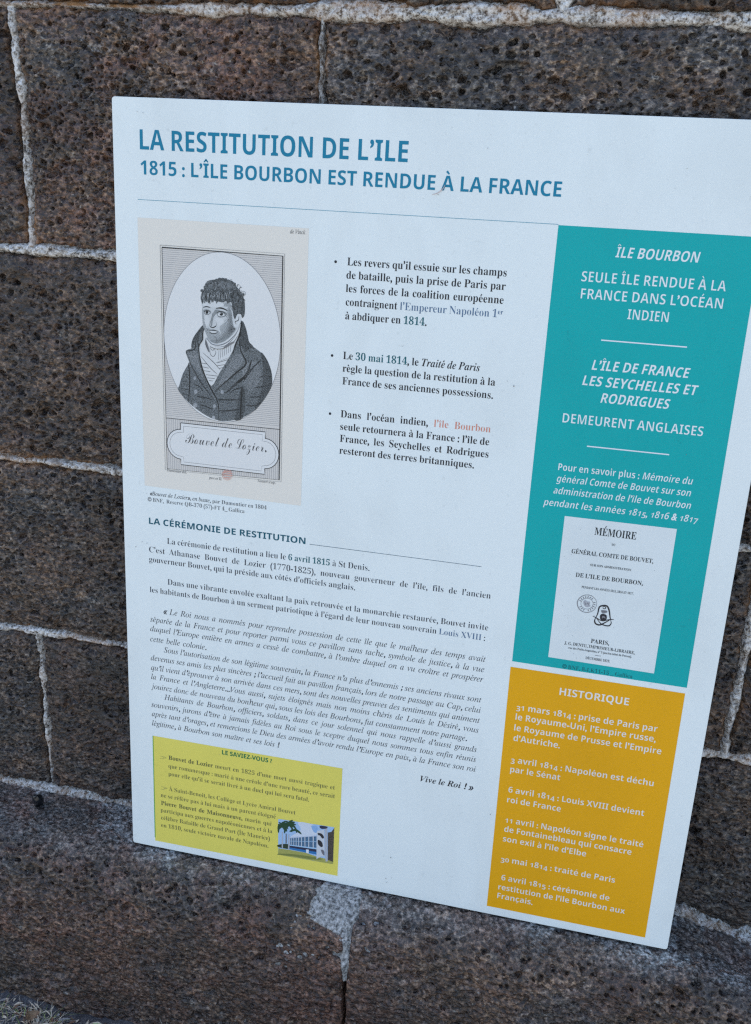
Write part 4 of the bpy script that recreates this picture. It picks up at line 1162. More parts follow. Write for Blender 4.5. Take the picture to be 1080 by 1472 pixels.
SCHOOL = [
    ('f','sky',0,0,[1752,7309,2390,7279,2396,7758,1762,7776]),
    ('f','cloud',1,0,[1977,7301,2145,7296,2202,7347,2191,7421,2011,7492,1898,7508,2015,7396]),
    ('f','skyb',1,0,[2131,7315,2201,7312,2197,7388,2162,7388]),
    ('f','lawn',0,0,[1762,7691,1896,7682,2073,7678,2201,7698,2398,7710,2396,7758,2076,7766,1762,7776]),
    ('f','lawnd',1,0,[1764,7764,1897,7734,2173,7712,2272,7722,2146,7751,1933,7758,1764,7776]),
    ('f','hedge',1,0,[1761,7643,1880,7609,1895,7670,1761,7675]),
    ('f','facade',0,0,[1888,7515,2198,7427,2206,7641,1891,7650]),
    ('f','glass',0,0,[1895,7527,2195,7437,2200,7594,1898,7622]),
    ('f','ltblue',0,0,[1897,7613,2200,7587,2201,7606,1898,7625]),
    ('f','navy',0,0,[1891,7626,2201,7606,2202,7641,1891,7653]),
    ('f','steel',0,0,[1891,7650,2202,7641,2203,7677,1892,7674]),
    ('f','concrete',0,0,[1909,7520,1915,7519,1917,7612,1912,7612]),
    ('f','concrete',0,0,[1934,7512,1940,7511,1943,7612,1936,7612]),
    ('f','concrete',0,0,[1960,7504,1967,7502,1970,7612,1963,7612]),
    ('f','concrete',0,0,[1988,7495,1996,7493,2000,7611,1992,7611]),
    ('f','concrete',0,0,[2020,7485,2029,7483,2033,7609,2024,7610]),
    ('f','concrete',0,0,[2059,7474,2068,7472,2073,7606,2064,7606]),
    ('f','concrete',0,0,[2103,7461,2112,7459,2117,7602,2107,7602]),
    ('f','concrete',0,0,[2153,7448,2164,7445,2169,7596,2158,7597]),
    ('f','ltblue',0,0,[1896,7563,2197,7503,2197,7508,1896,7568]),
    ('f','concrete',0,0,[2199,7367,2278,7338,2298,7676,2256,7686,2205,7733]),
    ('f','ink',1,0,[2207,7393,2253,7391,2282,7432,2262,7453,2233,7420,2215,7419]),
    ('f','ink',1,0,[2214,7479,2256,7494,2272,7546,2252,7566,2216,7534]),
    ('f','grey',1,0,[2253,7598,2288,7606,2294,7669,2265,7643]),
    ('f','treed',0,0,[2321,7361,2362,7344,2391,7287,2395,7727,2335,7716]),
    ('f','trunk',0,0,[2283,7306,2313,7304,2334,7732,2311,7742,2297,7604]),
    ('f','navy',1,0,[2228,7294,2311,7288,2305,7313,2243,7330]),
    ('f','trunk',0,0,[1798,7466,1809,7464,1816,7679,1801,7683]),
    ('f','trunk',0,0,[1872,7482,1883,7480,1891,7679,1875,7682]),
    ('f','grey',0,0,[1842,7481,1854,7478,1859,7605,1843,7609]),
    ('s','palm',1,2.2,[1796,7403,1758,7403,1759,7439]),
    ('s','palm',1,2.2,[1796,7403,1763,7379,1758,7394]),
    ('s','palm',1,2.2,[1796,7403,1781,7361,1757,7354]),
    ('s','palm',1,2.2,[1796,7403,1799,7355,1837,7322]),
    ('s','palm',1,2.2,[1796,7403,1817,7357,1861,7344]),
    ('s','palm',1,2.2,[1796,7403,1831,7368,1873,7377]),
    ('s','palm',1,2.2,[1796,7403,1838,7386,1870,7415]),
    ('s','palm',1,2.2,[1796,7403,1838,7406,1854,7451]),
    ('s','palm',1,2.2,[1796,7403,1830,7427,1827,7478]),
    ('s','palm',1,2.2,[1796,7403,1760,7435,1760,7486]),
    ('s','palm',1,2.2,[1796,7403,1758,7415,1759,7460]),
    ('s','palm',1,2.2,[1880,7369,1838,7370,1808,7413]),
    ('s','palm',1,2.2,[1880,7369,1847,7345,1804,7368]),
    ('s','palm',1,2.2,[1880,7369,1865,7327,1821,7324]),
    ('s','palm',1,2.2,[1880,7369,1883,7321,1921,7288]),
    ('s','palm',1,2.2,[1880,7369,1900,7323,1945,7310]),
    ('s','palm',1,2.2,[1880,7369,1914,7334,1957,7343]),
    ('s','palm',1,2.2,[1880,7369,1922,7352,1954,7381]),
    ('s','palm',1,2.2,[1880,7369,1944,7374,1969,7443]),
    ('s','palm',1,2.2,[1880,7369,1914,7393,1911,7444]),
    ('s','palm',1,2.2,[1880,7369,1844,7401,1842,7452]),
    ('s','palm',1,2.2,[1880,7369,1838,7382,1817,7431]),
    ('f','palm',1,0,[1889,7431,1952,7393,2009,7421,2024,7449,1995,7440,1952,7421,1896,7445]),
    ('f','linen',0,0,[2082,7632,2114,7628,2115,7677,2086,7680]),
]
EMBLEM = [
    ('s','ink',1,1.6,[4840,4418,4854,4368,4860,4304,4891,4284,4929,4283,4953,4322,4971,4393,4978,4413]),
    ('s','ink',1,1.0,[4810,4404,4840,4413,4881,4433,4910,4440]),
    ('s','ink',1,1.0,[4910,4440,4951,4422,4978,4413,5009,4409]),
    ('s','ink',1,1.5,[4840,4418,4834,4446,4847,4476,4887,4483,4931,4452,4970,4420]),
    ('s','ink',1,1.2,[4979,4418,4988,4449,4972,4478,4934,4481,4894,4468,4850,4422]),
    ('f','ink',1,0,[4877,4402,4883,4374,4906,4366,4931,4372,4942,4397,4937,4425,4915,4441,4890,4432]),
    ('f','grey',1,0,[4896,4399,4904,4387,4923,4392,4930,4410,4910,4402,4902,4414]),
    ('f','grey',1,0,[4881,4330,4935,4330,4933,4351,4896,4362]),
    ('s','ink',1,0.8,[4893,4299,4904,4289,4919,4298,4914,4312,4897,4311,4893,4299]),
    ('s','ink',1,0.6,[4884,4342,4934,4340]),
    ('s','grey',1,0.5,[4883,4335,4933,4331]),
    ('s','grey',1,0.75,[4832,4272,4831,4300,4822,4326,4805,4349,4781,4365,4754,4374,4727,4374,4700,4365,4678,4348,4663,4325,4655,4298,4656,4270,4666,4244,4684,4222,4707,4205,4734,4197,4762,4197,4788,4206,4809,4223,4825,4245,4832,4272]),
    ('s','grey',1,0.35,[4800,4277,4799,4294,4793,4310,4782,4324,4767,4334,4750,4339,4733,4339,4716,4334,4703,4324,4693,4310,4688,4293,4689,4276,4695,4260,4706,4246,4721,4236,4738,4231,4755,4231,4772,4237,4785,4247,4795,4261,4800,4277]),
    ('s','grey',0,0.8,[4805,4282,4822,4287]),
    ('s','grey',0,0.8,[4802,4301,4817,4311]),
    ('s','grey',0,0.8,[4794,4318,4805,4332]),
    ('s','grey',0,0.8,[4781,4332,4787,4349]),
    ('s','grey',0,0.8,[4764,4342,4764,4360]),
    ('s','grey',0,0.8,[4726,4344,4716,4359]),
    ('s','grey',0,0.8,[4709,4336,4695,4348]),
    ('s','grey',0,0.8,[4696,4323,4678,4330]),
    ('s','grey',0,0.8,[4686,4269,4671,4259]),
    ('s','grey',0,0.8,[4694,4252,4683,4238]),
    ('s','grey',0,0.8,[4708,4238,4702,4221]),
    ('s','grey',0,0.8,[4724,4229,4724,4211]),
    ('s','grey',0,0.8,[4743,4225,4748,4207]),
    ('s','grey',0,0.8,[4762,4227,4772,4212]),
    ('s','grey',0,0.8,[4779,4235,4793,4223]),
    ('s','grey',0,0.8,[4801,4264,4820,4263]),
    ('f','greyl',1,0,[4708,4268,4725,4250,4745,4263,4769,4262,4768,4291,4779,4305,4752,4320,4732,4318,4713,4294]),
    ('s','grey',0,0.6,[4719,4267,4735,4301]),
    ('s','grey',0,0.6,[4746,4273,4764,4302]),
    ('s','grey',0,0.6,[4720,4293,4767,4281]),
]
RED_STAMP = [
    ('s','red',1,0.45,[1189,3430,1186,3446,1179,3462,1167,3475,1152,3484,1135,3489,1118,3488,1103,3482,1091,3472,1084,3458,1081,3442,1083,3425,1091,3410,1103,3397,1118,3388,1135,3383,1151,3384,1166,3389,1178,3400,1186,3414,1189,3430]),
    ('s','red',1,0.3,[1177,3431,1175,3444,1169,3456,1160,3467,1148,3474,1135,3478,1122,3477,1110,3472,1101,3464,1095,3453,1092,3441,1094,3428,1100,3415,1110,3405,1122,3398,1135,3394,1148,3395,1160,3399,1169,3408,1175,3418,1177,3431]),
    ('s','red',0,0.9,[1092,3416,1182,3418]),
    ('s','red',0,0.9,[1090,3441,1182,3437]),
    ('s','red',0,0.9,[1105,3465,1163,3464]),
    ('s','red',0,0.9,[1099,3402,1169,3397]),
]
W, H, TH = 600.0, 800.0, 5.0
LEAN = math.radians(3.5)
panel = bpy.data.objects.new('information_panel', None)
panel['label'] = 'white rectangular information panel with teal, orange and yellow boxes leaning against the stone wall'
panel['category'] = 'information panel'
link(panel)
panel.location = (0.0, -0.008 - 0.8 * math.sin(LEAN), 0.0)
panel.rotation_euler = (math.pi / 2 - LEAN, 0, 0)
panel.empty_display_size = 0.05

def up(u, v):                       # millimetres from the top left corner -> panel metres
    return u / 1000.0, (H - v) / 1000.0

def rounded_board():
    R = 3.0; be = 0.5
    def outline(ins):
        pts = []
        for cx, cy, a0 in ((W - R, R, -90), (W - R, H - R, 0), (R, H - R, 90), (R, R, 180)):
            for k in range(7):
                a = math.radians(a0 + 15 * k)
                pts.append((cx + (R - ins) * math.cos(a), cy + (R - ins) * math.sin(a)))
        return pts
    V = []; n = 28
    for ins, z in ((be, 0.0), (0.12, -0.15), (0, -be), (0, -TH)):
        V += [(x / 1000, y / 1000, z / 1000) for x, y in outline(ins)]
    F = [tuple(range(n))]
    for a in range(3):
        for k in range(n):
            j = (k + 1) % n
            F.append((a * n + k, (a + 1) * n + k, (a + 1) * n + j, a * n + j))
    F.append(tuple(range(4 * n - 1, 3 * n - 1, -1)))
    return V, F
WHITE = (0.77, 0.815, 0.785)
bv, bf = rounded_board()
board = mesh_obj('board', bv, bf, ink(WHITE), panel)

LAYER = 0.00012
def flat_poly(pts, z):
    """triangulated polygon from a list of (u, v) mm"""
    from mathutils.geometry import tessellate_polygon
    P = [Vector((*up(*q), z)) for q in pts]
    T = tessellate_polygon([P])
    F = []
    for a, b, c in T:
        ax, ay = P[a].x, P[a].y
        cr = (P[b].x - ax) * (P[c].y - ay) - (P[b].y - ay) * (P[c].x - ax)
        F.append((a, b, c) if cr > 0 else (a, c, b))
    return [tuple(q) for q in P], F

def smooth_pts(p, closed=True, n=4):
    p = [np.array(q, float) for q in p]; out = []
    m = len(p)
    if m < 3:
        return [tuple(q) for q in p]
    rng = range(m) if closed else range(m - 1)
    for i in rng:
        if closed:
            a, b, c, d = p[i - 1], p[i], p[(i + 1) % m], p[(i + 2) % m]
        else:
            a, b, c, d = p[max(i - 1, 0)], p[i], p[i + 1], p[min(i + 2, m - 1)]
        for k in range(n):
            t = k / n
            q = 0.5 * ((2 * b) + (c - a) * t + (2 * a - 5 * b + 4 * c - d) * t * t + (3 * b - a - 3 * c + d) * t ** 3)
            out.append(tuple(q))
    if not closed:
        out.append(tuple(p[-1]))
    return out

def stroke_quads(pts, w, z, taper=False):
    V = []; F = []; m = len(pts)
    for i, q in enumerate(pts):
        a = pts[max(i - 1, 0)]; b = pts[min(i + 1, m - 1)]
        dx, dy = b[0] - a[0], b[1] - a[1]; l = math.hypot(dx, dy) or 1
        ww = w / 2 * (math.sin(math.pi * (0.12 + 0.76 * i / max(1, m - 1))) if taper else 1)
        nx, ny = -dy / l * ww, dx / l * ww
        for s in (1, -1):
            V.append((*up(q[0] + s * nx, q[1] + s * ny), z))
    for i in range(m - 1):
        q = (2 * i, 2 * i + 1, 2 * i + 3, 2 * i + 2)
        a, b, c = (V[k] for k in q[:3])
        cr = (b[0] - a[0]) * (c[1] - a[1]) - (b[1] - a[1]) * (c[0] - a[0])
        F.append(q if cr > 0 else q[::-1])
    return V, F

class Print:
    """one printed part: several flat shapes in several inks joined into a mesh"""
    def __init__(self): self.V = []; self.F = []; self.M = []; self.mats = []
    def add(self, V, F, mat):
        if mat not in self.mats: self.mats.append(mat)
        mi = self.mats.index(mat); b = len(self.V)
        self.V += V; self.F += [tuple(k + b for k in f) for f in F]; self.M += [mi] * len(F)
    def poly(self, pts, mat, lay): self.add(*flat_poly(pts, lay * LAYER), mat)
    def line(self, pts, w, mat, lay, taper=False): self.add(*stroke_quads(pts, w, lay * LAYER, taper), mat)
    def build(self, name, parent):
        return mesh_obj(name, self.V, self.F, None, parent, mats=self.mats, fmat=self.M)

# --- glyphs: outlines of the built-in interface font, taken once per letter
ACC = {'é': ('e', 'a'), 'É': ('E', 'a'), 'è': ('e', 'g'), 'à': ('a', 'g'), 'À': ('A', 'g'), 'ê': ('e', 'c'), 'ô': ('o', 'c'),
       'Î': ('I', 'c'), 'î': ('i', 'c'), 'ç': ('c', 'd'), 'â': ('a', 'c'), 'û': ('u', 'c')}
FACE = {'sans_bold': (0x1D5D4, 0x1D5EE, 0x1D7EC), 'sans_bi': (0x1D5D4, 0x1D5EE, 0x1D7EC), 'serif_bold': (0x1D400, 0x1D41A, 0x1D7CE),
        'serif_it': (0x1D434, 0x1D44E, None), 'serif_bi': (0x1D468, 0x1D482, 0x1D7CE), 'script': (0x1D4D0, 0x1D4EA, None)}
def mapped(ch, face):
    u_, l_, d_ = FACE[face]
    if 'A' <= ch <= 'Z': return chr(u_ + ord(ch) - 65)
    if 'a' <= ch <= 'z':
        return '\u210e' if (face == 'serif_it' and ch == 'h') else chr(l_ + ord(ch) - 97)
    if ch.isdigit() and d_: return chr(d_ + ord(ch) - 48)
    if ch.isdigit() and face == 'serif_it': return chr(0x1D7CE + ord(ch) - 48)
    return ch
_fc = bpy.data.curves.new('glyph', 'FONT'); _fc.resolution_u = 3; _fc.size = 1.0
_fo = bpy.data.objects.new('glyph', _fc); 
_gs = bpy.data.scenes.new('glyph_workspace'); _gs.collection.objects.link(_fo); _gl = _gs.view_layers[0]
_RAW = {}
def _batch(strings, off):
    """outline every string once, one per text line, and keep the pieces"""
    todo = [q for q in dict.fromkeys(strings) if (q, off) not in _RAW]
    if not todo: return
    _fc.space_line = 4.0
    _fc.body = '\n'.join(todo); _fc.offset = off
    _gl.update()
    ev = _fo.evaluated_get(_gl.depsgraph)
    me = ev.to_mesh()
    V = np.array([v.co[:2] for v in me.vertices]).reshape(-1, 2)
    F = [tuple(p.vertices) for p in me.polygons]
    ev.to_mesh_clear()
    row = np.rint((0.3 - V[:, 1]) / 4.0).astype(int)
    parts = {k: [] for k in range(len(todo))}
    for f in F: parts[int(row[f[0]])].append(f)
    for k, q in enumerate(todo):
        idx = sorted({i for f in parts[k] for i in f}); mp = {i: n for n, i in enumerate(idx)}
        vv = V[idx] + np.array([0, 4.0 * k]) if idx else np.zeros((0, 2))
        _RAW[(q, off)] = (vv, [tuple(mp[i] for i in f) for f in parts[k]])
def _shape(q, off=0.0):
    if (q, off) not in _RAW: _batch([q], off)
    return _RAW[(q, off)]
def _wid(q):
    return _shape(q)[0][:, 0].max()
_capH = {}; _xH = {}
GL = {}
_pipe = None
def real_off(mc, base, face, off):
    if mc == base and not base.isalnum(): return 0.022 if face in ('sans_bold', 'sans_bi', 'serif_bi') or off > -0.004 else 0.012
    return off
def preload(lines):
    need = {}; wid = ['HH']
    for l in lines:
        for run in l[4].split('\t'):
            k, q = run.split('|', 1)
            face, off, _ = STY[k]
            wid += [mapped('H', face), mapped('x', face)]
            for ch in q:
                if ch in ' \u00a0': continue
                base = ACC.get(ch, (ch, None))[0]; mc = mapped(base, face)
                need.setdefault(real_off(mc, base, face, off), []).append(mc)
                wid.append('H' + mc + 'H')
    _batch(wid, 0.0)
    for off, q in need.items(): _batch(q, off)
def glyph(ch, face, off):
    global _pipe
    key = (ch, face, off)
    if key in GL: return GL[key]
    if _pipe is None: _pipe = _wid('HH')
    if face not in _capH:
        V, _ = _shape(mapped('H', face)); _capH[face] = V[:, 1].max()
        V, _ = _shape(mapped('x', face)); _xH[face] = V[:, 1].max()
    cap, xh = _capH[face], _xH[face]
    if ch in (' ', '\u00a0'):
        GL[key] = (np.zeros((0, 2)), [], 0.34 * (cap / 0.66)); return GL[key]
    base, acc = ACC.get(ch, (ch, None))
    mc = mapped(base, face)
    off = real_off(mc, base, face, off)
    V, F = _shape(mc, off)
    adv = _wid('H' + mc + 'H') - _pipe
    V = V.copy()
    it = face in ('serif_it', 'serif_bi', 'sans_bi')
    plain_face = mc == base and not base.isalpha()
    if (plain_face and it) or face == 'sans_bi':       # slanted sans: the upright bold, sheared
        V[:, 0] += V[:, 1] * 0.2
    if base == 'i' and acc:
        F = [f for f in F if V[list(f), 1].max() < xh * 1.1]
    if acc:
        bt = (V[[k for f in F for k in f], 1]).max()
        sel = V[[k for f in F for k in f]]
        cx = (sel[:, 0].min() + sel[:, 0].max()) / 2 + (0.05 * cap if it else 0)
        t = 0.085 * cap if 'bold' in face or 'bi' in face else 0.06 * cap
        if face == 'serif_it' or off < -0.004: t = 0.055 * cap
        g = 0.10 * cap; h = 0.20 * cap; w = 0.17 * cap
        def seg(x0, y0, x1, y1, tk):
            dx, dy = x1 - x0, y1 - y0; l = math.hypot(dx, dy); nx, ny = -dy / l * tk, dx / l * tk
            return [(x0 + nx * .6, y0 + ny * .6), (x0 - nx * .6, y0 - ny * .6), (x1 - nx, y1 - ny), (x1 + nx, y1 + ny)]
        Q = []
        if acc == 'a': Q.append(seg(cx - w * .4, bt + g, cx + w * .7, bt + g + h, t))
        if acc == 'g': Q.append(seg(cx + w * .4, bt + g, cx - w * .7, bt + g + h, t))
        if acc == 'c':
            Q.append(seg(cx - w, bt + g * .9, cx + t * .4, bt + g + h * .9, t * .8)); Q.append(seg(cx + w, bt + g * .9, cx - t * .4, bt + g + h * .9, t * .8))
        if acc == 'd': Q.append(seg(cx, -0.02, cx + .06 * cap, -.14 * cap, t)); Q.append(seg(cx + .06 * cap, -.14 * cap, cx - .12 * cap, -.24 * cap, t))
        for q in Q:
            b = len(V); V = np.vstack([V, q]); F = F + [(b, b + 1, b + 2, b + 3)]
    GL[key] = (V / cap, F, adv / cap)
    return GL[key]

# key -> (face, outline offset, ink, x scale, old-style figures)
STY = {
    'T': ('sans_bold', -0.002, (0.006, 0.20, 0.32)), 'H': ('sans_bold', 0.002, (0.008, 0.10, 0.14)),
    'k': ('serif_bold', -0.003, (0.022, 0.024, 0.030)), 's': ('serif_bold', -0.011, (0.10, 0.17, 0.27)), 'S': ('serif_bold', -0.006, (0.10, 0.17, 0.27)),
    'g': ('serif_bold', -0.003, (0.010, 0.12, 0.14)), 'i': ('serif_bi', -0.002, (0.022, 0.024, 0.030)), 'o': ('serif_bold', -0.011, (0.66, 0.26, 0.18)),
    'r': ('serif_bold', -0.0115, (0.045, 0.054, 0.070)), 'j': ('serif_it', -0.002, (0.030, 0.036, 0.048)),
    'G': ('sans_bold', 0.006, (0.006, 0.17, 0.07)), 'm': ('serif_bold', 0.0, (0.10, 0.11, 0.05)), 'n': ('serif_bold', -0.010, (0.14, 0.145, 0.06)),
    'q': ('serif_it', 0.006, (0.08, 0.09, 0.10)), 'p': ('serif_bold', -0.010, (0.08, 0.09, 0.10)),
    'X': ('sans_bi', -0.006, (0.77, 0.80, 0.785)), 'W': ('sans_bold', -0.014, (0.77, 0.80, 0.785)), 'w': ('sans_bold', -0.012, (0.77, 0.80, 0.785)),
    'x': ('sans_bi', -0.014, (0.77, 0.80, 0.785)), 'K': ('serif_bold', -0.001, (0.025, 0.035, 0.04)), 'D': ('serif_bold', -0.010, (0.005, 0.13, 0.14)),
    'E': ('sans_bold', -0.004, (0.80, 0.76, 0.68)), 'e': ('sans_bold', -0.010, (0.80, 0.76, 0.68)), 'Q': ('script', -0.010, (0.10, 0.10, 0.10)), 'N': ('serif_it', 0.004, (0.12, 0.12, 0.12)),
}
CAP = {'title': 17.2, 'subtitle': 12.3, 'bullets': 6.9, 'heading': 6.7, 'body': 6.4, 'vive': 6.8, 'saviez': 5.2, 'yellow': 5.3, 'caption': 4.1, 'teal': 8.7,
       'tealsmall': 6.6, 'memoire': 7.2, 'memmid': 4.2, 'memsm': 3.1, 'memtiny': 2.2, 'memtiny2': 2.6, 'credit': 4.0, 'historique': 7.9, 'orange': 6.9,
       'engraved': 10.5, 'sig': 2.6, 'sigtop': 3.6}
NAMES = {'title': 'title_lettering', 'subtitle': 'subtitle_lettering', 'heading': 'heading_lettering'}
OLD = {'0': (0.72, 0), '1': (0.72, 0), '2': (0.72, 0), '3': (0.86, -0.22), '4': (0.86, -0.22), '5': (0.86, -0.22), '7': (0.86, -0.22), '9': (0.86, -0.22)}

def lay(text, cap, xs):
    """-> list of (V, F, x, style key, is_space) and natural width; text = 'k|run\\ts|run'"""
    items = []; x = 0.0; spaces = 0; spw = 0.0
    for run in text.split('\t'):
        k, s = run.split('|', 1)
        face, off, _ = STY[k]
        for ch in s:
            V, F, adv = glyph(ch, face, off)
            sc_ = cap * (0.62 if k == 'S' else 1.0); dy = cap * 0.42 if k == 'S' else 0.0
            sy = sc_
            if k in ('e', 'x', 'w') and ch in OLD:
                f_, d_ = OLD[ch]
                sy = sc_ * f_; dy += d_ * cap
                V = V * np.array([0.9, 1.0]); adv = adv * 0.9
            a = adv * sc_ * xs
            if ch == ' ': spaces += 1; spw += a
            items.append((V * np.array([sc_ * xs, sy]) + np.array([0, dy]), F, x, k, ch == ' '))
            x += a
    last = [it for it in items if len(it[0])]
    wnat = last[-1][2] + last[-1][0][:, 0].max() - (last[0][2] + last[0][0][:, 0].min())
    return items, wnat, spaces

def set_lines(lines, parent, layer):
    blocks = {}
    for b, u0, u1, v, s in lines:
        blocks.setdefault(b, []).append((u0, u1, v, s))
    for b, ls in blocks.items():
        cap = CAP[b]
        ratios = []
        for u0, u1, v, s in ls:
            _, wn_, _ = lay(s, cap, 1.0); ratios.append((u1 - u0) / wn_)
        base = min(ratios) if b in ('bullets', 'body', 'yellow') else None
        for (u0, u1, v, s), rt in zip(ls, ratios):
            xs = min(rt, base * 1.03) if base else rt
            items, wn_, nsp = lay(s, cap, xs)
            extra = ((u1 - u0) - wn_) / nsp if nsp else 0
            Pn = Print(); sh = 0.0; first = items[0][2] + (items[0][0][:, 0].min() if len(items[0][0]) else 0)
            for V, F, x, k, isp in items:
                if isp: sh += extra
                if len(V):
                    P3 = [(*up(u0 + x + sh + q[0] - first, v - q[1]), layer * LAYER) for q in V]
                    Pn.add(P3, F, ink(STY[k][2]))
            Pn.build(NAMES.get(b, 'text_line'), parent)

preload(LINES)
BY = {}
for l in LINES: BY.setdefault(l[0], []).append(l)
def pick(*names):
    return [l for n in names for l in BY[n]]

set_lines(pick('title', 'subtitle', 'bullets', 'heading', 'body', 'vive', 'caption'), panel, 1)
RULE = ink((0.12, 0.33, 0.42))
pr = Print(); pr.line([(23.5, 88.0), (410.4, 88.0)], 0.45, RULE, 1); pr.build('rule_line', panel)
pr = Print(); pr.line([(200.4, 405.4), (372, 405.4)], 0.45, ink((0.05, 0.10, 0.14)), 1); pr.build('rule_line', panel)
for u, v in ((215.9, 131.6), (216.0, 216.4), (216.2, 271.5)):
    pr = Print(); pr.poly([(u + 1.25 * math.cos(a * math.pi / 8), v + 1.25 * math.sin(a * math.pi / 8)) for a in range(16)], ink((0.022, 0.024, 0.03)), 1)
    pr.build('bullet_point', panel)
# dirt specks on the face
pr = Print(); random.seed(5)
for u, v, r_ in [(386.2, 229, .8), (20.4, 426.5, .5), (13.2, 432.8, .6), (25.8, 427.3, .5), (303.6, 752.2, .7), (299.8, 780.2, .6), (404.9, 675.9, .6), (25.2, 12, .4), (31, 13, .4), (305.4, 69.4, .5), (380, 225, .4), (306, 778, .5), (301, 785, .5), (296, 752, .4), (345, 30, .4), (250, 36, .4)] + \
        [(random.uniform(10, 590), random.uniform(10, 790), random.uniform(0.15, 0.38)) for _ in range(70)]:
    pr.poly([(u + r_ * random.uniform(.6, 1.1) * math.cos(a * math.pi / 4), v + r_ * random.uniform(.6, 1.1) * math.sin(a * math.pi / 4)) for a in range(8)], ink((0.22, 0.22, 0.22)), 9)
pr.line(smooth_pts([(300, 69.5), (305, 68), (309, 64.5), (311, 61)], False), 0.7, ink((0.55, 0.42, 0.38)), 9, True)
o = pr.build('dirt_speck', panel); o['kind'] = 'stuff'

# teal box
tb = Print(); tb.poly([(410.5, 88.6), (575.2, 88.6), (575.8, 500.0), (410.5, 499.4)], ink((0.0, 0.385, 0.375)), 1); teal = tb.build('teal_box', panel)
set_lines(pick('teal', 'tealsmall', 'credit'), teal, 2)
LW = ink((0.75, 0.78, 0.80))
for a, b, v in ((457.5, 529.5, 182.0), (456.5, 528.2, 277.2)):
    pr = Print(); pr.line([(a, v), (b, v)], 1.1, LW, 2); pr.build('divider_line', teal)
# title page printed on the teal box
pg = Print()
PAPER2 = ink((0.72, 0.765, 0.745))
pg.poly([(444.3, 345.0), (544.5, 344.8), (544.3, 490.2), (444.5, 489.2)], PAPER2, 2)
cols = {'ink': ink((0.03, 0.03, 0.035)), 'grey': ink((0.22, 0.22, 0.23)), 'greyl': ink((0.42, 0.43, 0.45))}
def draw(P_, data, cols, lay0, step=0.0):
    for n, (k, c, sm, w, f) in enumerate(data):
        pts = [(f[i] / 10, f[i + 1] / 10) for i in range(0, len(f), 2)]
        L_ = lay0 + n * step
        if k == 'f': P_.poly(smooth_pts(pts, True, 3) if sm else pts, cols[c], L_)
        else: P_.line(smooth_pts(pts, False, 3) if sm else pts, w, cols[c], L_, taper=sm and w > .35)
draw(pg, EMBLEM, cols, 3, 0.03)
pg.line([(487.9, 480.2), (493.7, 480.2)], 0.35, cols['ink'], 3)
random.seed(8)
for _ in range(26):
    u, v = random.uniform(446, 542), random.uniform(347, 487); pg.line([(u, v), (u + .5, v + .1)], 0.4, cols['grey'], 3)
page = pg.build('book_title_page', teal)
set_lines(pick('memoire', 'memmid', 'memsm', 'memtiny', 'memtiny2'), teal, 3)

# orange box
ob = Print(); ob.poly([(409.6, 505.6), (575.2, 506.2), (576.3, 790.2), (411.2, 790.0)], ink((0.80, 0.385, 0.005)), 1); orange = ob.build('orange_box', panel)
set_lines(pick('historique', 'orange'), orange, 2)

# yellow box
yb = Print(); yb.poly([(27.8, 654.2), (245.0, 653.2), (245.2, 790.0), (28.0, 791.4)], ink((0.76, 0.66, 0.125)), 1)
yb.line([(27.8, 654.2), (28.0, 787.0)], 0.9, ink((0.10, 0.38, 0.06)), 2); yellow = yb.build('yellow_box', panel)
set_lines(pick('saviez', 'yellow'), yellow, 2)
GH = ink((0.38, 0.36, 0.12))
for u, v in ((38.7, 680.1), (39.2, 719.5)):
    pr = Print()
    pr.line(smooth_pts([(u - 3, v - 1.6), (u + 0.5, v - 1.7), (u + 4, v - 1.0), (u + 4, v - .4), (u + .8, v - .3), (u + 1.2, v + .7), (u - .3, v + 1.5), (u - 3, v + 1.5)], False), 0.4, GH, 2)
    pr.build('pointing_hand', yellow)
sp = Print()
scol = {'sky': ink((0.36, 0.52, 0.72)), 'cloud': ink((0.62, 0.66, 0.72)), 'skyb': ink((0.25, 0.42, 0.66)), 'lawn': ink((0.44, 0.42, 0.12), 0.12, (0.30, 0.30, 0.08)), 'lawnd': ink((0.20, 0.22, 0.06)),
        'hedge': ink((0.03, 0.05, 0.03)), 'facade': ink((0.50, 0.56, 0.66)), 'glass': ink((0.05, 0.09, 0.16), 0.15, (0.10, 0.22, 0.34)), 'ltblue': ink((0.34, 0.54, 0.72)),
        'navy': ink((0.03, 0.035, 0.07)), 'steel': ink((0.03, 0.17, 0.40)), 'concrete': ink((0.58, 0.60, 0.62)), 'ink': ink((0.03, 0.03, 0.035)), 'grey': ink((0.16, 0.16, 0.18)),
        'treed': ink((0.03, 0.035, 0.03), 0.1, (0.12, 0.09, 0.07)), 'trunk': ink((0.42, 0.44, 0.48)), 'palm': ink((0.02, 0.065, 0.03)), 'linen': ink((0.72, 0.74, 0.76))}
draw(sp, SCHOOL, scol, 2.0, 0.03)
school = sp.build('school_photograph', yellow)

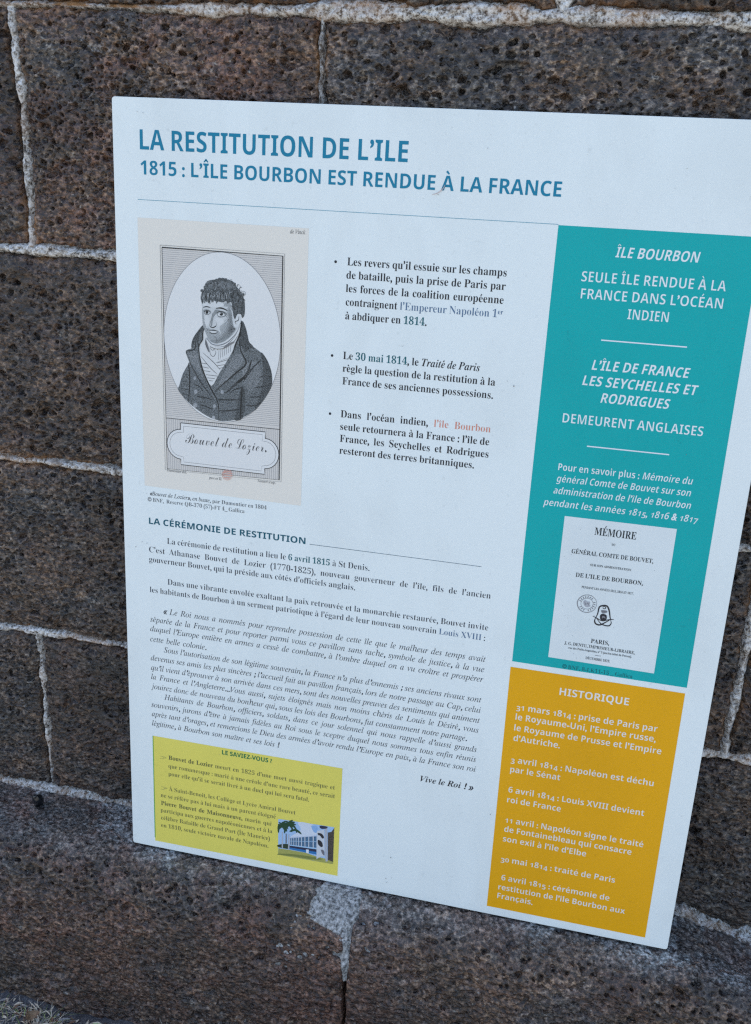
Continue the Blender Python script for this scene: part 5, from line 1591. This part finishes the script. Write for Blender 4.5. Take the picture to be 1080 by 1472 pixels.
# engraved portrait
SHEET = [(22.9, 104.0), (189.8, 104.2), (190.2, 366.4), (24.4, 365.2)]
BEIGE, BEIGE2 = (0.62, 0.585, 0.55), (0.56, 0.53, 0.50)
ss = Print(); ss.poly(SHEET, ink((0.74, 0.69, 0.60), 0.3, (0.80, 0.755, 0.66)), 1); sheet = ss.build('portrait_sheet', panel)
set_lines(pick('sigtop', 'sig'), sheet, 2)
FR_O = [(45.3, 127.6), (167.6, 127.8), (169.3, 344.5), (47.2, 345.8)]
FR_I = [(47.1, 129.6), (165.9, 129.9), (167.2, 342.7), (49.3, 344.6)]
DK = ink((0.045, 0.045, 0.045)); GRY = ink((0.20, 0.20, 0.20)); LN = ink((0.30, 0.30, 0.30))
fr = Print()
fr.poly(FR_I, ink((0.58, 0.545, 0.49), 0.25, (0.69, 0.65, 0.59)), 2)
def loop(P_, pts, w, m, l): P_.line(list(pts) + [pts[0]], w, m, l)
loop(fr, FR_O, 0.35, GRY, 3); loop(fr, FR_I, 0.6, DK, 3)
fr.line([FR_I[0], FR_I[1], FR_I[2]], 1.15, DK, 3.2)
def lerp(a, b, t): return (a[0] + (b[0] - a[0]) * t, a[1] + (b[1] - a[1]) * t)
for k in range(1, 86):       # ruled background of the engraving
    t = k / 114
    a, b = lerp(FR_I[0], FR_I[3], t), lerp(FR_I[1], FR_I[2], t)
    fr.line([a, b], 0.30, LN, 2.4)
for k in range(1, 60):
    t = k / 60
    a, b = lerp((48.9, 292.6), (166.7, 292.0), t), lerp(FR_I[3], FR_I[2], t)
    fr.line([a, b], 0.28, LN, 2.5)
fr.line([(48.9, 292.6), (166.7, 292.0)], 0.6, DK, 3)
# oval medallion
CX, CY, RX, RY = 106.8, 210.4, 58.8, 80.2
ov = [(CX + RX * math.cos(a * math.pi / 36), CY + RY * math.sin(a * math.pi / 36)) for a in range(72)]
fr.poly(ov, ink((0.71, 0.70, 0.66), 0.3, (0.76, 0.75, 0.71)), 3.4); loop(fr, ov, 0.35, GRY, 3.6)
# cartouche
def cart(ins):
    x0, x1, y0, y1 = 64.2 + ins, 152.2 - ins, 296.0 + ins, 338.6 - ins
    pts = [(x0, y0), (x1, y0), (x1, y0 + 6.4)]
    for k in range(0, 13):
        a = -math.pi / 2 + math.pi * k / 12
        pts.append((152.2 + (14.2 - ins) * math.cos(a), 317.6 + (15.2 - ins) * math.sin(a)))
    pts += [(x1, y1 - 5.4 + 0.4), (x1, y1), (x0, y1), (x0, y1 - 5)]
    for k in range(0, 13):
        a = math.pi / 2 + math.pi * k / 12
        pts.append((64.2 + (14.6 - ins) * math.cos(a), 317.8 + (15.2 - ins) * math.sin(a)))
    pts += [(x0, y0 + 6.4)]
    return pts
fr.poly(cart(0), ink((0.71, 0.70, 0.66), 0.3, (0.76, 0.75, 0.71)), 3.4); loop(fr, cart(0), 0.7, DK, 3.7); loop(fr, cart(3.0), 0.35, GRY, 3.7)
frame = fr.build('engraved_frame', sheet)
set_lines(pick('engraved'), sheet, 4)
ecol = {'coat': ink((0.055, 0.062, 0.062), 0.05, (0.22, 0.235, 0.235)), 'coatd': ink((0.025, 0.028, 0.028), 0.05, (0.12, 0.13, 0.13)), 'coatl': ink((0.10, 0.11, 0.11), 0.05, (0.30, 0.31, 0.31)),
        'linen': ink((0.66, 0.66, 0.63)), 'grey': ink((0.20, 0.20, 0.20)), 'line': ink((0.12, 0.12, 0.12)), 'ink': ink((0.028, 0.03, 0.03)), 'button': ink((0.40, 0.41, 0.41)),
        'skin': ink((0.52, 0.53, 0.51), 0.2, (0.60, 0.61, 0.59)), 'skinm': ink((0.32, 0.335, 0.325), 0.1, (0.44, 0.45, 0.44)), 'skind': ink((0.20, 0.215, 0.21), 0.1, (0.32, 0.335, 0.33)),
        'skinl': ink((0.64, 0.645, 0.62)), 'hair': ink((0.035, 0.04, 0.04), 0.06, (0.14, 0.15, 0.15)), 'hairm': ink((0.07, 0.075, 0.075), 0.06, (0.22, 0.23, 0.23)), 'hairl': ink((0.28, 0.30, 0.30), 0.08, (0.14, 0.15, 0.15)), 'red': ink((0.66, 0.34, 0.27))}
fg = Print(); draw(fg, ENGRAVING, ecol, 4.0, 0.008); fg.build('engraved_portrait', sheet)
st = Print(); draw(st, RED_STAMP, ecol, 5.0, 0.05); st.build('red_stamp', sheet)
bpy.data.objects.remove(_fo); bpy.data.scenes.remove(_gs)

# ------------------------------------------------------------------ small things at the foot of the wall
def lump(name, loc, size, mat, seed, label, cat, rot=0.0):
    n, m = 14, 18; V = []; F = []
    rs = random.Random(seed)
    ph = [rs.uniform(0, 6) for _ in range(6)]
    for i in range(n + 1):
        th = math.pi * i / n
        for j in range(m):
            a = 2 * math.pi * j / m
            k = 1 + 0.10 * math.sin(2 * a + ph[0]) * math.sin(th) + 0.06 * math.sin(3 * a + ph[1] + 2 * th) + 0.05 * math.sin(5 * th + ph[2])
            V.append((size[0] * k * math.sin(th) * math.cos(a), size[1] * k * math.sin(th) * math.sin(a), size[2] * k * math.cos(th)))
    for i in range(n):
        for j in range(m):
            q = (i * m + j, (i + 1) * m + j, (i + 1) * m + (j + 1) % m, i * m + (j + 1) % m)
            F.append(q)
    o = mesh_obj(name, V, F, mat, smooth=True)
    o.location = loc; o.rotation_euler = (rot, 0.15, 0.2)
    o['label'] = label; o['category'] = cat
    return o
lump('pebble', (-0.1400, -0.026, 0.0060), (0.0062, 0.0065, 0.0125), plain('dark_pebble', (0.006, 0.008, 0.011), 0.22, 0.7), 3,
     'small dark bluish pebble lodged where the mortar joint meets the plinth left of the panel', 'pebble', 0.5)

def blade_mesh(rs, n, area, hmin, hmax, lean, wid, flat=0.4):
    V = []; F = []; M = []
    for _ in range(n):
        x = rs.uniform(*area[0]); y = rs.uniform(*area[1])
        h = rs.uniform(hmin, hmax); a = rs.uniform(0, 2 * math.pi); w = wid * rs.uniform(0.5, 1.2)
        l = rs.uniform(*lean) ; dx, dy = math.cos(a), math.sin(a)
        mi = 0 if rs.random() < 0.62 else (1 if rs.random() < 0.6 else 2)
        b = len(V); px, py = -dy * w, dx * w
        for k in range(5):
            t = k / 4; r = l * h * t * t + 0.15 * h * t; z = h * (t - flat * l * t * t)
            ww = (1 - t) * 0.9 + 0.1
            cx, cy = x + dx * r, y + dy * r
            V += [(cx - px * ww, cy - py * ww, z), (cx + px * ww, cy + py * ww, z)]
        for k in range(4):
            F.append((b + 2 * k, b + 2 * k + 1, b + 2 * k + 3, b + 2 * k + 2)); M.append(mi)
    return V, F, M
rs = random.Random(21)
gm = [plain('dry_grass', (0.60, 0.53, 0.40), 0.7), plain('green_grass', (0.24, 0.32, 0.08), 0.6), plain('brown_grass', (0.36, 0.22, 0.13), 0.8)]
V, F, M = blade_mesh(rs, 1300, ((-0.19, -0.066), (-0.24, -0.130)), 0.005, 0.020, (0.7, 2.6), 0.0006)
o = mesh_obj('grass', V, F, None, mats=gm, fmat=M); o.location = (0, 0, GZ); o['kind'] = 'stuff'
o['label'] = 'tuft of dry pale grass with a few green blades at the lower left foot of the wall'; o['category'] = 'grass'

def litter():
    r_ = random.Random(77); V = []; F = []; M = []
    for _ in range(1100):
        x, y = r_.uniform(-0.20, 0.02), r_.uniform(-0.25, -0.122); z = GZ + r_.uniform(0.0, 0.009)
        a, L_, w = r_.uniform(0, 6.28), r_.uniform(0.002, 0.009), r_.uniform(0.0006, 0.0022)
        t, u_ = r_.uniform(-0.4, 0.6), r_.uniform(-0.3, 0.3); b = len(V)
        dx, dy = math.cos(a), math.sin(a)
        for sx_, sy_ in ((-1, 0), (0, -1), (1, 0), (0, 1)):
            V.append((x + dx * L_ * sx_ - dy * w * sy_, y + dy * L_ * sx_ + dx * w * sy_, z + t * L_ * sx_ + u_ * w * sy_ + (0.001 if sx_ == 0 else 0)))
        F.append((b, b + 1, b + 2)); F.append((b, b + 2, b + 3)); k = r_.choice((0, 0, 1, 2)); M += [k, k]
    o = mesh_obj('dry_litter', V, F, None, mats=[plain('straw', (0.55, 0.48, 0.37), 0.8), plain('chip_grey', (0.22, 0.21, 0.20), 0.8), plain('chip_brown', (0.16, 0.09, 0.055), 0.8)], fmat=M)
    o['kind'] = 'stuff'; o['label'] = 'scattered dry plant litter and chips on the dark ground under the plinth'; o['category'] = 'litter'
litter()

def leaf(loc, L_, Wd, rot, mat, label, curl=0.3):
    V = []; F = []; n = 8
    for i in range(n + 1):
        t = i / n; w = Wd * math.sin(math.pi * t) ** 0.7 * (1 - 0.25 * t)
        z = curl * L_ * (t - 0.5) ** 2
        for s in (-1, 0, 1):
            V.append((L_ * (t - 0.5), s * w, z + abs(s) * w * 0.35))
    for i in range(n):
        for s in (0, 1):
            F.append((3 * i + s, 3 * i + 3 + s, 3 * i + 4 + s, 3 * i + 1 + s))
    nv = len(V)
    V += [(x, y, z - 0.0004) for x, y, z in V]
    F += [tuple(k + nv for k in f[::-1]) for f in F]
    o = mesh_obj('leaf', V, F, mat, smooth=True)
    o.location = loc; o.rotation_euler = rot; o['label'] = label; o['category'] = 'leaf'
    return o
leaf((-0.008, -0.136, GZ + 0.010), 0.036, 0.0055, (0.35, 0.1, -0.25), plain('pale_leaf', (0.36, 0.40, 0.20), 0.5, 0.4, (120, (0.28, 0.30, 0.15))), 'pale green fallen leaf at the foot of the plinth right of the grass tuft', 0.5)
leaf((-0.098, -0.146, GZ + 0.020), 0.022, 0.0055, (0.9, 0.4, 1.2), plain('brown_leaf', (0.30, 0.20, 0.12), 0.6, 0.3, (150, (0.18, 0.10, 0.06))), 'small dry brown leaf standing in the grass tuft', 0.8)
V, F, M = blade_mesh(random.Random(4), 7, ((0.055, 0.063), (-0.124, -0.118)), 0.022, 0.045, (0.1, 0.6), 0.0007)
o = mesh_obj('grass_sprig', V, F, None, mats=[gm[0], gm[2], gm[1]], fmat=M); o.location = (0, 0, GZ - 0.008)
o['label'] = 'thin dry grass sprig growing against the face of the plinth near the bottom edge'; o['category'] = 'grass'
